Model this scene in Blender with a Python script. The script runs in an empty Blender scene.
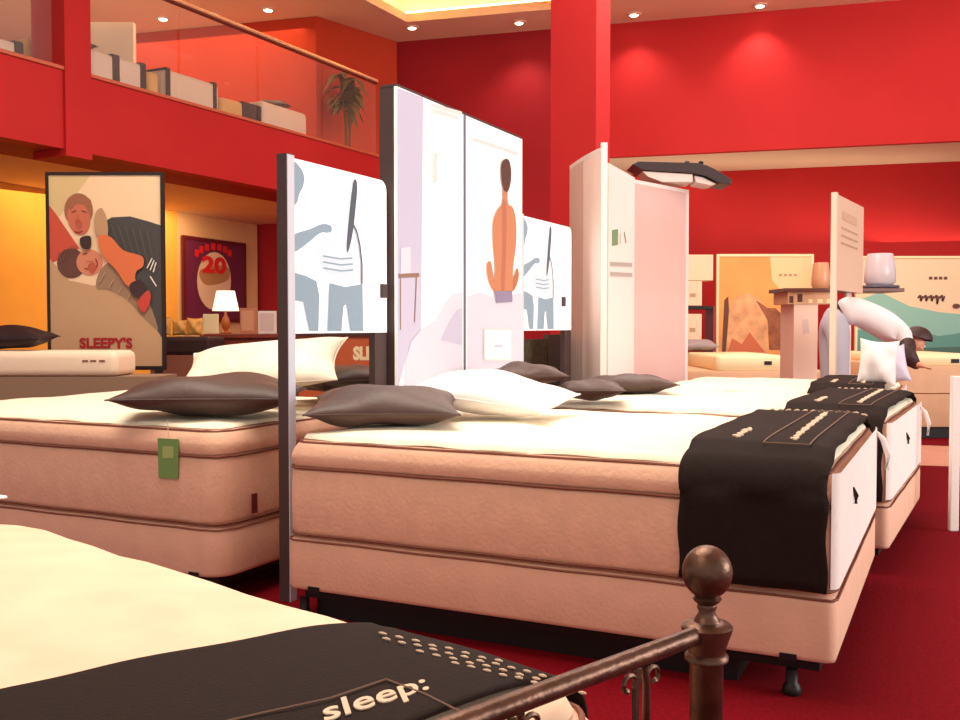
import bpy, bmesh, math, random
from mathutils import Vector, Matrix
random.seed(4)
PI = math.pi
F = 987.0; H = 1.12; PITCH = math.atan(35/F)
SC = bpy.context.scene; COL = SC.collection

# ---------------------------------------------------------------- sight lines used to measure the place
def ray(u, v):
    x, y = (u-480)/F, (360-v)/F
    return Vector((x, math.cos(PITCH)+y*math.sin(PITCH), -math.sin(PITCH)+y*math.cos(PITCH)))
EYE = Vector((0, 0, H))
def PY(u, v, Y):
    r = ray(u, v); return EYE + r*(Y/r.y)
def PZ(u, v, z):
    r = ray(u, v); return EYE + r*((z-H)/r.z)
def PP(u, v, p0, n):
    r = ray(u, v); return EYE + r*((Vector(p0)-EYE).dot(n)/r.dot(n))
def zat(v, Y): return PY(480, v, Y).z
def xat(u, Y): return (u-480)/F*Y

# ---------------------------------------------------------------- materials
def lin(c):
    return tuple(((x/255)/12.92 if x/255 <= .04045 else ((x/255+.055)/1.055)**2.4) for x in c)
MATS = {}
def mat(name, rgb, rough=.6, metal=0, emit=0, var=0, scale=20, bump=0, bscale=None, alpha=1, trans=0, spec=None, sheen=0, kind='noise', srgb=True):
    if name in MATS: return MATS[name]
    m = bpy.data.materials.new(name); m.use_nodes = True
    nt = m.node_tree; b = nt.nodes['Principled BSDF']
    c = (*(lin(rgb) if srgb else rgb), 1)
    b.inputs['Base Color'].default_value = c
    b.inputs['Roughness'].default_value = rough; b.inputs['Metallic'].default_value = metal
    b.inputs['Alpha'].default_value = alpha
    if trans: b.inputs['Transmission Weight'].default_value = trans
    if spec is not None: b.inputs['Specular IOR Level'].default_value = spec
    if sheen: b.inputs['Sheen Weight'].default_value = sheen
    if emit:
        b.inputs['Emission Color'].default_value = c; b.inputs['Emission Strength'].default_value = emit
    tc = nt.nodes.new('ShaderNodeTexCoord')
    if var:
        n = nt.nodes.new('ShaderNodeTexNoise'); n.inputs['Scale'].default_value = scale; n.inputs['Detail'].default_value = 4
        nt.links.new(tc.outputs['Object'], n.inputs['Vector'])
        r = nt.nodes.new('ShaderNodeValToRGB'); r.color_ramp.elements[0].position = .3; r.color_ramp.elements[1].position = .7
        r.color_ramp.elements[0].color = tuple(max(0, x*(1-var)) for x in c[:3])+(1,)
        r.color_ramp.elements[1].color = tuple(min(1, x*(1+var)) for x in c[:3])+(1,)
        nt.links.new(n.outputs['Fac'], r.inputs['Fac']); nt.links.new(r.outputs['Color'], b.inputs['Base Color'])
        if emit: nt.links.new(r.outputs['Color'], b.inputs['Emission Color'])
    if bump:
        if kind == 'quilt':
            n2 = nt.nodes.new('ShaderNodeTexVoronoi'); n2.feature = 'SMOOTH_F1'; o = n2.outputs['Distance']
        else:
            n2 = nt.nodes.new('ShaderNodeTexNoise'); o = n2.outputs['Fac']
        n2.inputs['Scale'].default_value = bscale or scale
        nt.links.new(tc.outputs['Object'], n2.inputs['Vector'])
        bp = nt.nodes.new('ShaderNodeBump'); bp.inputs['Strength'].default_value = bump; bp.inputs['Distance'].default_value = .02
        nt.links.new(o, bp.inputs['Height']); nt.links.new(bp.outputs['Normal'], b.inputs['Normal'])
    MATS[name] = m; return m

RED = mat('red_paint', (190, 38, 38), .7, var=.04, scale=1.5, spec=.2)
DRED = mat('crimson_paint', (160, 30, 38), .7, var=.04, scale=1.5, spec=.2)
ORED = mat('red_paint_warm_cast', (196, 66, 38), .75, var=.05, scale=1.2, spec=.2)  # red wall with the orange cast of warm light put into its colour
CEIL = mat('ceiling_plaster', (242, 208, 180), .9, var=.03, scale=2)
COVE = mat('cove_plaster', (255, 238, 190), .9)
CARPET = mat('red_carpet', (124, 5, 20), .95, var=.18, scale=60, bump=.5, bscale=300, spec=.1)
TILE = mat('walkway_tile', (214, 150, 128), .5, var=.05, scale=6)
YEL = mat('ochre_warm_lit', (244, 170, 62), .8, var=.05, scale=2)  # warm light on this end of the wall is put into the yellow
BEI = mat('beige_paint', (226, 178, 124), .8, var=.04, scale=2)
SOF = mat('soffit_plaster', (236, 214, 184), .8, var=.03, scale=2)
SIDE = mat('mattress_side_damask', (234, 184, 154), .75, var=.05, scale=14, bump=.15, bscale=60, sheen=.2)
TOP = mat('quilted_cream', (250, 240, 214), .8, var=.03, scale=9, bump=.55, bscale=9, kind='quilt')
TOPN = mat('quilted_cream_puffy', (240, 206, 176), .8, var=.06, scale=7, bump=.8, bscale=7, kind='quilt')
PIPE = mat('brown_piping', (128, 72, 52), .7)
BOXM = mat('box_spring_fabric', (234, 186, 158), .8, var=.04, scale=10, bump=.1, bscale=70)
WFAB = mat('white_foot_cover', (244, 232, 226), .8, var=.02, scale=10, bump=.1, bscale=40)
RUN = mat('dark_brown_runner', (34, 21, 16), .85, var=.12, scale=40, bump=.15, bscale=200, spec=.2)
THREAD = mat('cream_thread', (226, 196, 168), .8)
THREADD = mat('dull_outline_thread', (122, 92, 76), .8)
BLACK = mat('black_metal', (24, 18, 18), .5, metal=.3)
DPIL = mat('brown_satin', (78, 54, 48), .5, var=.1, scale=9, bump=.12, bscale=30)
WPIL = mat('white_cotton', (250, 240, 238), .8, var=.02, scale=10, bump=.1, bscale=20)
CPIL = mat('cream_print_cotton', (246, 226, 204), .8, var=.12, scale=7)
POSTD = mat('dark_brown_laminate', (72, 52, 50), .5, var=.06, scale=8)
GREYM = mat('grey_aluminium', (214, 216, 230), .4)
BRONZE = mat('aged_bronze', (98, 70, 56), .38, metal=.75, var=.35, scale=22, bump=.1, bscale=60)
WPRINT = mat('backlit_white', (244, 246, 252), .4, emit=.35)
FRAMEB = mat('black_frame', (34, 22, 22), .5)
WHITE = mat('white_lacquer', (238, 228, 222), .4)
BEIL = mat('beige_laminate', (222, 176, 138), .6, var=.05, scale=6)
CREAML = mat('pale_cream', (246, 226, 178), .7)

# ---------------------------------------------------------------- mesh helpers
def setp(o, label=None, cat=None, group=None, kind=None):
    if label: o['label'] = label
    if cat: o['category'] = cat
    if group: o['group'] = group
    if kind: o['kind'] = kind
    return o
def mk(name, verts, faces, m, parent=None, smooth=False, midx=None):
    me = bpy.data.meshes.new(name); me.from_pydata([tuple(v) for v in verts], [], faces)
    for x in (m if isinstance(m, (list, tuple)) else [m]): me.materials.append(x)
    if midx:
        for p, i in zip(me.polygons, midx): p.material_index = i
    if smooth:
        for p in me.polygons: p.use_smooth = True
    me.update()
    o = bpy.data.objects.new(name, me); COL.objects.link(o)
    if parent: o.parent = parent
    return o
def thing(name, loc, label, cat, group=None, rz=0):
    o = bpy.data.objects.new(name, None); COL.objects.link(o)
    o.location = loc; o.rotation_euler = (0, 0, rz); o.empty_display_size = .1
    return setp(o, label, cat, group)
class MB:
    def __init__(s): s.v = []; s.f = []; s.mi = []
    def add(s, vs, fs, mi=0):
        b = len(s.v); s.v += [Vector(x) for x in vs]; s.f += [[b+i for i in f] for f in fs]; s.mi += [mi]*len(fs); return s
    def box(s, lo, hi, mi=0):
        x0, y0, z0 = lo; x1, y1, z1 = hi
        return s.add([(x0,y0,z0),(x1,y0,z0),(x1,y1,z0),(x0,y1,z0),(x0,y0,z1),(x1,y0,z1),(x1,y1,z1),(x0,y1,z1)],
              [(0,3,2,1),(4,5,6,7),(0,1,5,4),(1,2,6,5),(2,3,7,6),(3,0,4,7)], mi)
    def prism(s, pts, z0, z1, mi=0):           # plan polygon raised between two heights
        n = len(pts)
        vs = [(p[0],p[1],z0) for p in pts]+[(p[0],p[1],z1) for p in pts]
        fs = [tuple(reversed(range(n))), tuple(range(n,2*n))]+[(i,(i+1)%n,n+(i+1)%n,n+i) for i in range(n)]
        return s.add(vs, fs, mi)
    def lathe(s, prof, c=(0,0,0), n=24, mi=0):
        vs = []; fs = []
        for r, z in prof:
            for k in range(n):
                a = 2*PI*k/n; vs.append((c[0]+r*math.cos(a), c[1]+r*math.sin(a), c[2]+z))
        for i in range(len(prof)-1):
            for k in range(n):
                fs.append((i*n+k, i*n+(k+1)%n, (i+1)*n+(k+1)%n, (i+1)*n+k))
        fs.append(tuple(reversed(range(n)))); fs.append(tuple((len(prof)-1)*n+k for k in range(n)))
        return s.add(vs, fs, mi)
    def tube(s, pts, r, n=10, mi=0, closed=False):
        pts = [Vector(p) for p in pts]; m = len(pts)
        rs = r if isinstance(r, (list, tuple)) else [r]*m
        vs = []; fs = []
        up = Vector((0,0,1))
        for i, p in enumerate(pts):
            if closed: d = pts[(i+1)%m]-pts[i-1]
            else: d = pts[min(i+1,m-1)]-pts[max(i-1,0)]
            d.normalize()
            a = d.cross(up)
            if a.length < 1e-3: a = d.cross(Vector((1,0,0)))
            a.normalize(); b = d.cross(a)
            for k in range(n):
                t = 2*PI*k/n; vs.append(p+a*math.cos(t)*rs[i]+b*math.sin(t)*rs[i])
        for i in range(m if closed else m-1):
            j = (i+1) % m
            for k in range(n):
                fs.append((i*n+k, i*n+(k+1)%n, j*n+(k+1)%n, j*n+k))
        if not closed:
            fs.append(tuple(reversed(range(n)))); fs.append(tuple((m-1)*n+k for k in range(n)))
        return s.add(vs, fs, mi)
    def build(s, name, m, parent=None, smooth=False, bevel=0, seg=2):
        o = mk(name, s.v, s.f, m, parent, smooth, s.mi)
        bm = bmesh.new(); bm.from_mesh(o.data); bmesh.ops.recalc_face_normals(bm, faces=bm.faces)
        bm.to_mesh(o.data); bm.free()
        if bevel:
            b = o.modifiers.new('bevel', 'BEVEL'); b.width = bevel; b.segments = seg; b.limit_method = 'ANGLE'
        if smooth:
            o.data.set_sharp_from_angle(angle=math.radians(50))
        return o
def struct(name, mb, m, **k):
    return setp(mb.build(name, m, **k), kind='structure')
def smoothpoly(pts, n=4):
    out = []; m = len(pts)
    for i in range(m):
        p0, p1, p2, p3 = [Vector(pts[(i+k-1) % m]) for k in range(4)]
        for j in range(n):
            t = j/n
            out.append(.5*((2*p1)+(p2-p0)*t+(2*p0-5*p1+4*p2-p3)*t*t+(3*p1-p0-3*p2+p3)*t**3))
    return [(p[0], p[1]) for p in out]
def ell(cx, cy, rx, ry, n=24, rot=0):
    return [(cx+rx*math.cos(a)*math.cos(rot)-ry*math.sin(a)*math.sin(rot), cy+rx*math.cos(a)*math.sin(rot)+ry*math.sin(a)*math.cos(rot)) for a in [2*PI*k/n for k in range(n)]]
class Sheet:
    """a printed sheet: flat colour areas laid in layers on one plane; coordinates (a, b) on the sheet"""
    def __init__(s, o, ua, ub, n): s.o, s.ua, s.ub, s.n = Vector(o), Vector(ua), Vector(ub), Vector(n); s.v=[]; s.f=[]; s.mi=[]; s.m=[]; s.k=0
    def poly(s, pts, m, smooth=False):
        if smooth: pts = smoothpoly(pts)
        if m not in s.m: s.m.append(m)
        b = len(s.v); s.k += 1
        for a, c in pts: s.v.append(s.o+s.ua*a+s.ub*c+s.n*(.0006*s.k))
        s.f.append(list(range(b, b+len(pts)))); s.mi.append(s.m.index(m))
    def line(s, pts, w, m):
        for p, q in zip(pts[:-1], pts[1:]):
            d = Vector((q[0]-p[0], q[1]-p[1])); 
            if d.length == 0: continue
            d.normalize(); e = Vector((-d[1], d[0]))*w/2
            s.poly([(p[0]+e[0],p[1]+e[1]),(p[0]-e[0],p[1]-e[1]),(q[0]-e[0],q[1]-e[1]),(q[0]+e[0],q[1]+e[1])], m); s.k -= 1
        s.k += 1
    def build(s, name, parent=None):
        o = mk(name, s.v, s.f, s.m, parent, False, s.mi)
        bm = bmesh.new(); bm.from_mesh(o.data)
        for f in bm.faces:
            if f.normal.dot(s.n) < 0: f.normal_flip()
        bmesh.ops.triangulate(bm, faces=[f for f in bm.faces if len(f.verts) > 4])
        bm.to_mesh(o.data); bm.free(); return o
def text_mesh(txt, size, bold=.0, shear=0, space=1):
    cu = bpy.data.curves.new('tmp', 'FONT'); cu.body = txt; cu.size = size; cu.offset = bold; cu.shear = shear; cu.space_character = space
    cu.align_x = 'CENTER'; cu.align_y = 'CENTER'; cu.resolution_u = 3
    o = bpy.data.objects.new('tmp', cu); COL.objects.link(o)
    dg = bpy.context.evaluated_depsgraph_get(); dg.update()
    me = bpy.data.meshes.new_from_object(o.evaluated_get(dg))
    vs = [v.co.copy() for v in me.vertices]; fs = [list(p.vertices) for p in me.polygons]
    bpy.data.objects.remove(o); bpy.data.curves.remove(cu); bpy.data.meshes.remove(me)
    return vs, fs
def text_on(name, txt, fn, size, m, parent=None, **k):
    vs, fs = text_mesh(txt, size, **k)
    return mk(name, [fn(v.x, v.y) for v in vs], fs, m, parent)

# ================================================================= SETTING
CZ = zat(42, 15.0)                                  # hall ceiling height
def pl(px, Y): return Vector((xat(px, Y), Y, 0))
BC = pl(398, 15.0)                                  # corner of the hall's end wall and the gallery side
bdir = Vector((6.81, -1.94, 0)).normalized(); bnor = Vector((-bdir.y, bdir.x, 0))   # away from the camera
def bw(u): # distance along the end wall for an image column
    r = ray(u, 300); k = Vector((r.x, r.y, 0)); n = bnor; t = BC.dot(n)/k.dot(n); return (k*t-BC).dot(bdir)
def wallbox(mb, p, q, z0, z1, th, mi=0, side=1):
    p, q = Vector(p), Vector(q); d = (q-p).normalized(); n = Vector((-d.y, d.x, 0))*side*th
    mb.prism([p, q, q+n, p+n], z0, z1, mi); return mb
M0 = Vector((-3.94, 8.1, 0)); mdir = Vector((.454, .891, 0)); mdir.normalize(); mnor = Vector((-mdir.y, mdir.x, 0))  # mnor: away from the hall
def mz(u, off=0):   # point on the gallery front line at an image column, shifted back by off
    r = ray(u, 300); k = Vector((r.x, r.y, 0)); b = M0+mnor*off; t = b.dot(mnor)/k.dot(mnor); return k*t

struct('floor', MB().box((-16, -5, -.1), (16, 19, 0)), CARPET)
# tile walkway in front of the far beds
fw = [PZ(905, 465, 0), PZ(1100, 471, 0), PZ(1100, 452, 0), PZ(905, 445, 0)]
struct('floor_walkway', MB().prism([(p.x, p.y) for p in fw], .0005, .004), TILE)

# ceiling with a lit recess
C0 = Vector((PZ(407, 22, CZ).x, PZ(407, 22, CZ).y, 0)); cu_ = bdir; cw = -mdir
def cc(a, b): p = C0+cu_*a+cw*b; return (p.x, p.y)
mb = MB()
A0, A1, B0, B1 = 0, 2.3, 0, 4.5; T = .12
mb.prism([cc(-9,-6), cc(14,-6), cc(14,B0), cc(-9,B0)], CZ, CZ+T)
mb.prism([cc(-9,B1), cc(14,B1), cc(14,17), cc(-9,17)], CZ, CZ+T)
mb.prism([cc(-9,B0), cc(A0,B0), cc(A0,B1), cc(-9,B1)], CZ, CZ+T)
mb.prism([cc(A1,B0), cc(14,B0), cc(14,B1), cc(A1,B1)], CZ, CZ+T)
struct('ceiling', mb, CEIL)
mb = MB(); mb.prism([cc(-.4,-.4), cc(A1+.4,-.4), cc(A1+.4,B1+.4), cc(-.4,B1+.4)], CZ+.45, CZ+.5)
for q in ([(-.4,-.4),(A1+.4,-.4),(A1+.4,-.3),(-.4,-.3)], [(-.4,B1+.3),(A1+.4,B1+.3),(A1+.4,B1+.4),(-.4,B1+.4)], [(-.4,-.3),(-.3,-.3),(-.3,B1+.3),(-.4,B1+.3)], [(A1+.3,-.3),(A1+.4,-.3),(A1+.4,B1+.3),(A1+.3,B1+.3)]):
    mb.prism([cc(*x) for x in q], CZ+T+.001, CZ+.449)
struct('ceiling_recess', mb, COVE)
cl = thing('cove_lamp', (C0.x, C0.y, CZ+.14), 'warm strip lamp hidden in the lit recess of the ceiling', 'light')
GL = mat('warm_lamp_glow', (255, 214, 140), .5, emit=14)
mb = MB()
for q in ([(-.2,-.2),(A1,-.2),(A1,-.12),(-.2,-.12)], [(-.2,-.1),(-.12,-.1),(-.12,B1),(-.2,B1)]):
    mb.prism([(cc(*x)[0]-C0.x, cc(*x)[1]-C0.y) for x in q], .0, .04)
mb.build('lamp_tube', GL, cl)

# end wall of the hall: full height left of the column, bulkhead with a recess to its right
ru = bw(575); zb = zat(150, (BC+bdir*bw(760)).y)
mb = MB(); wallbox(mb, BC-bdir*6, BC+bdir*ru, 0, CZ, .15)
struct('wall_back', mb, DRED)
mb = MB(); wallbox(mb, BC+bdir*(ru+.001), BC+bdir*13, zb, CZ, .12)
struct('wall_back_bulkhead', mb, RED)
rd = 1.75
mb = MB(); wallbox(mb, BC+bdir*ru+bnor*.12, BC+bdir*13+bnor*.12, zb, zb+.1, rd)
struct('ceiling_soffit', mb, SOF)
mb = MB(); wallbox(mb, BC+bdir*ru+bnor*rd, BC+bdir*13+bnor*rd, 0, zb-.001, .15)
struct('wall_back_recess', mb, RED)
mb = MB(); mb.prism([BC+bdir*(ru-.15), BC+bdir*(ru-.001), BC+bdir*(ru-.001)+bnor*rd, BC+bdir*(ru-.15)+bnor*rd], 0, zb)
# column
cp = pl(595, 9.6); cdir = Vector((.9, -.437, 0)); cn = Vector((.437, .9, 0))
Lw = .36
mb = MB(); q = [cp, cp-cdir*.47, cp-cdir*.47+cn*.42, cp+cn*.42]
mb.prism(q, 0, CZ-.002); struct('column', mb, RED)

# gallery (mezzanine) along the left side
ZU, ZL, ZP = 2.66, 2.96, 3.34
ms = M0-mdir*6; me_ = mz(383)
mb = MB(); wallbox(mb, ms, me_, ZU, ZP, .18); struct('wall_gallery_front', mb, RED)
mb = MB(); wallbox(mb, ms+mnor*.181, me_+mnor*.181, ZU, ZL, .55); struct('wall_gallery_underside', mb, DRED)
mb = MB(); wallbox(mb, ms+mnor*.732, me_+mnor*.732+mdir*1, ZU+.03, ZL, 6); struct('floor_gallery', mb, SOF)
mb = MB(); wallbox(mb, ms-mnor*.02, me_-mnor*.02, ZP+.001, ZP+.035, .24); struct('trim_1', mb, mat('coping_wood', (196, 92, 60), .5), bevel=.006)
GLASS = mat('gallery_glass', (255, 240, 230), .03, alpha=.035)
p0, p1 = mz(92), me_
gr = thing('glass_railing', (p0.x, p0.y, ZP+.036), 'long clear glass railing with a studded brass handrail along the upper gallery', 'railing')
def loc(p, r): return (Vector(p)-Vector(r.location))
mb = MB(); a, b = p0+mnor*.09, p1+mnor*.09
nseg = 4
for i in range(nseg):
    s0 = a+(b-a)*(i/nseg+.003); s1 = a+(b-a)*((i+1)/nseg-.003); n_ = mnor*.012
    mb = MB(); mb.prism([s0-gr.location.xy.to_3d(), s1-gr.location.xy.to_3d(), s1+n_-gr.location.xy.to_3d(), s0+n_-gr.location.xy.to_3d()], 0, 4.33-ZP-.036)
    mb.build('glass_panel', GLASS, gr)
zr = 4.35-ZP-.036
mb = MB(); mb.tube([a-gr.location.xy.to_3d()+Vector((0,0,zr)), b-gr.location.xy.to_3d()+Vector((0,0,zr))], .022)
mb.build('handrail', mat('rail_brown', (120, 50, 36), .4, metal=.3), gr, smooth=True)
mb = MB(); nst = 40
for i in range(nst):
    c = a+(b-a)*((i+.5)/nst)-gr.location.xy.to_3d()+Vector((0,0,zr+.026)); d = mdir*.07
    mb.tube([c-d, c+d], .026, 6)
mb.build('rail_studs', mat('pale_brass', (244, 190, 150), .3, metal=.2), gr)
p0, p1 = mz(-60), mz(63)
g2 = thing('glass_railing', (p0.x, p0.y, ZP+.036), 'short clear glass railing left of the red pilaster on the gallery', 'railing')
mb = MB(); a, b = p0+mnor*.09-g2.location.xy.to_3d(), p1+mnor*.09-g2.location.xy.to_3d()
mb.prism([a, b, b+mnor*.012, a+mnor*.012], 0, 4.33-ZP-.036); mb.build('glass_panel', GLASS, g2)
mb = MB(); mb.tube([a+Vector((0,0,zr)), b+Vector((0,0,zr))], .022); mb.build('handrail', MATS['rail_brown'], g2, smooth=True)
# pilaster through the gallery front
a, b = mz(66), mz(92)
mb = MB(); wallbox(mb, a-mnor*.03, b-mnor*.03, 2.6, CZ-.002, .42); struct('pilaster_column', mb, RED)
# upper rear walls of the gallery
W1 = Vector((PZ(316, 16, CZ).x, PZ(316, 16, CZ).y, 0)); W2 = Vector((PZ(140, 33, CZ).x, PZ(140, 33, CZ).y, 0))
mb = MB(); wallbox(mb, W1, BC-Vector((.0, .03, 0)), ZL, CZ-.003, .12); struct('wall_gallery_side', mb, ORED)
mb = MB(); d = (W2-W1).normalized(); wallbox(mb, W1+d*7, W1+d*.002, ZL+.001, CZ-.004, .12, side=1); struct('wall_gallery_end', mb, ORED)
# pale partition upstairs
W3 = W1+d*3.05
yy = 12.6
mb = MB(); q0, q1 = pl(60, yy), pl(137, yy); wallbox(mb, q0, q1, ZL+.001, zat(22, yy), .1); struct('partition_gallery', mb, SOF)

# ground-floor wall under the gallery
U1 = Vector((xat(182, 13.8), 13.8, 0)); U2 = Vector((xat(258, 15.55), 15.55, 0)); ud = (U2-U1).normalized()
def uw(u, off=0):
    n = Vector((-ud.y, ud.x, 0)); r = ray(u, 300); k = Vector((r.x, r.y, 0)); b = U1-n*off; return k*(b.dot(n)/k.dot(n))
mb = MB(); wallbox(mb, uw(178), U2, 0, ZU+.028, .15); struct('wall_left_beige', mb, BEI)
mb = MB(); wallbox(mb, U1-ud*9, uw(178)-ud*.001, 0, ZU+.028, .15); struct('wall_left_ochre', mb, YEL)
# low right part of the hall stays open to the shop front

# ================================================================= DOWNLIGHTS
SPOTM = mat('lamp_lens', (255, 232, 200), .4, emit=18); RIM = mat('downlight_rim', (236, 206, 178), .4)
first = None
for (u, v, lab) in ((163,18,'leftmost ceiling downlight over the gallery, above the pale partition'), (214,14,'second ceiling downlight over the gallery'), (268,9,'third ceiling downlight over the gallery, nearest the handrail top'),
                  (352,24,'ceiling downlight at the corner edge of the lit recess'), (519,22,'ceiling downlight just left of the red column'), (634,14,'ceiling downlight just right of the red column'), (760,5,'rightmost ceiling downlight over the far wall')):
    if u == 352: u, v = 412, 27
    p = PZ(u, v, CZ)
    t = thing('ceiling_downlight', (p.x, p.y, CZ-.001), 'small round '+lab, 'light', 'round ceiling downlights')
    if first is None:
        MB().lathe([(.055,-.02),(.10,-.012),(.105,0),(.09,0)], n=20).build('rim', RIM, t, smooth=True)
        MB().lathe([(.052,-.024),(.056,-.02),(.054,-.012)], n=20).build('lens', SPOTM, t)
        first = t
    else:
        for ch in first.children:
            c = ch.copy(); COL.objects.link(c); c.parent = t

# ================================================================= BEDS
SD = Vector((.9, -.437, 0)).normalized(); TD = Vector((-SD.y, SD.x, 0)); OB = Vector((-.737, 3.73, 0)); RZ = math.atan2(SD.y, SD.x)
def bp(s, t, z=0): p = OB+SD*s+TD*t; return Vector((p.x, p.y, z))
def rrect(L, W, R, ins, nseg=6, ne=(14, 10)):
    x0, y0, x1, y1 = ins, ins, L-ins, W-ins; R = max(.004, R-ins*.6) if ins < .5 else .3
    R = min(R, (x1-x0)/2-.001, (y1-y0)/2-.001)
    pts = []
    cs = [((x1-R, y0+R), -PI/2, (x1, y0), ne[1]), ((x1-R, y1-R), 0, 0, ne[0]), ((x0+R, y1-R), PI/2, 0, ne[1]), ((x0+R, y0+R), PI, 0, ne[0])]
    for i, (c, a0, _, _) in enumerate(cs):
        for k in range(nseg+1):
            a = a0+PI/2*k/nseg; pts.append((c[0]+R*math.cos(a), c[1]+R*math.sin(a)))
        nc, na = cs[(i+1) % 4][0], cs[(i+1) % 4][1]
        q0 = pts[-1]; q1 = (nc[0]+R*math.cos(na), nc[1]+R*math.sin(na)); n = (10, 14)[i % 2]
        for k in range(1, n): pts.append((q0[0]+(q1[0]-q0[0])*k/n, q0[1]+(q1[1]-q0[1])*k/n))
    return pts
def slab(name, L, W, R, prof, m, parent, wob=0, cap_top=True):
    vs = []; fs = []; n = None
    for i, (ins, z) in enumerate(prof):
        r = rrect(L, W, R, ins)
        n = len(r)
        for k, (x, y) in enumerate(r):
            dz = 0
            if wob and i < len(prof)-1: dz = wob*(math.sin(x*11+1.3)*math.cos(y*9+.7)+.5*math.sin(x*23+y*17))
            vs.append((x, y, z+dz))
    for i in range(len(prof)-1):
        for k in range(n): fs.append((i*n+k, i*n+(k+1)%n, (i+1)*n+(k+1)%n, (i+1)*n+k))
    fs.append(tuple(reversed(range(n)))); fs.append(tuple((len(prof)-1)*n+k for k in range(n)))
    o = mk(name, vs, fs, m, parent, True); o.data.set_sharp_from_angle(angle=math.radians(60)); return o
def piping(L, W, R, z, r, parent, ins=0, name='piping', m=None):
    pts = [(x, y, z+.0015*math.sin(k*1.7)) for k, (x, y) in enumerate(rrect(L, W, R, ins))]
    return MB().tube(pts, r, 6, closed=True).build(name, m or PIPE, parent, smooth=True)
def crown(L, W, x, y, zt, h):
    d = min(x, y, L-x, W-y); return zt + h*(1-math.exp(-max(d, 0)/.09))
def quilt_top(L, W, R, zt, h, m, parent, amp=.004):
    prof = [(.040, zt-.004)]+[(i, zt+h*(1-math.exp(-i/.09))) for i in (.05,.07,.1,.14,.2,.28,.38,.5,.6)]
    prof = [p for p in prof if p[0] < W/2-.04]; prof.append((W/2-.003, prof[-1][1]))
    return slab('quilted_cover', L, W, R, prof, m, parent, wob=amp)
def mattress(o2, rz, L, W, zb, zs, zt, h, R, label, group=None, top=TOP, side=SIDE, foot=None):
    t = thing('mattress', (o2.x, o2.y, zb), label, 'mattress', group, rz)
    a, b = zs-zb, zt-zb
    slab('mattress_body', L, W, R, [(.03, .002), (.008, .01), (.002, .03), (0, a*.5), (.002, a-.03), (.006, a-.008), (.012, a-.004)], side, t)
    slab('pillow_top', L, W, R, [(.010, a+.003), (.003, a+.012), (-.001, (a+b)/2-.01), (.002, b-.055), (.010, b-.035), (.024, b-.017), (.046, b-.004)], side, t)
    quilt_top(L, W, R, b, h, top, t)
    piping(L, W, R, a, .006, t, .002); piping(L, W, R, b-.013, .0055, t, .029); piping(L, W, R, .012, .005, t, .003)
    return t
def box_spring(o2, rz, L, W, zb, zt, R, label, group=None):
    t = thing('box_spring', (o2.x, o2.y, zb), label, 'box spring', group, rz); a = zt-zb-.004
    slab('box_body', L, W, R, [(.02, .001), (.004, .006), (0, .02), (0, a-.03), (.002, a-.012), (.012, a-.002)], BOXM, t)
    piping(L, W, R, a-.008, .004, t, .0); 
    for (x, y) in ((L-.16, .0), (.1, 0)):
        MB().box((x, y-.004, .002), (x+.05, y+.0, .022)).build('label_tag', BLACK, t)
    return t
def bed_frame(o2, rz, L, W, zt, label, group=None):
    t = thing('bedstead', (o2.x, o2.y, 0), label, 'bed frame', group, rz); i = .05
    MB().box((.082, .082, .0), (L-.30, W-.082, zt-.037)).build('dark_gap_fill', BLACK, t)  # black block stands in for the deep shade under the bed
    mb = MB()
    for y in (i, W-i-.03): mb.box((i, y, zt-.036), (L-i, y+.03, zt-.002))
    for x in (i, L-i-.03): mb.box((x, i+.03, zt-.035), (x+.03, W-i-.03, zt-.003))
    mb.build('rails', BLACK, t)
    for x in (i-.02, L-i-.10):
        for y in (i-.02, W-i-.02):
            MB().lathe([(.026, 0), (.03, .01), (.024, .03), (.018, .035), (.018, zt-.037)], (x+.02, y+.015, 0), 12).build('leg', BLACK, t, smooth=True)
    return t
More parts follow.
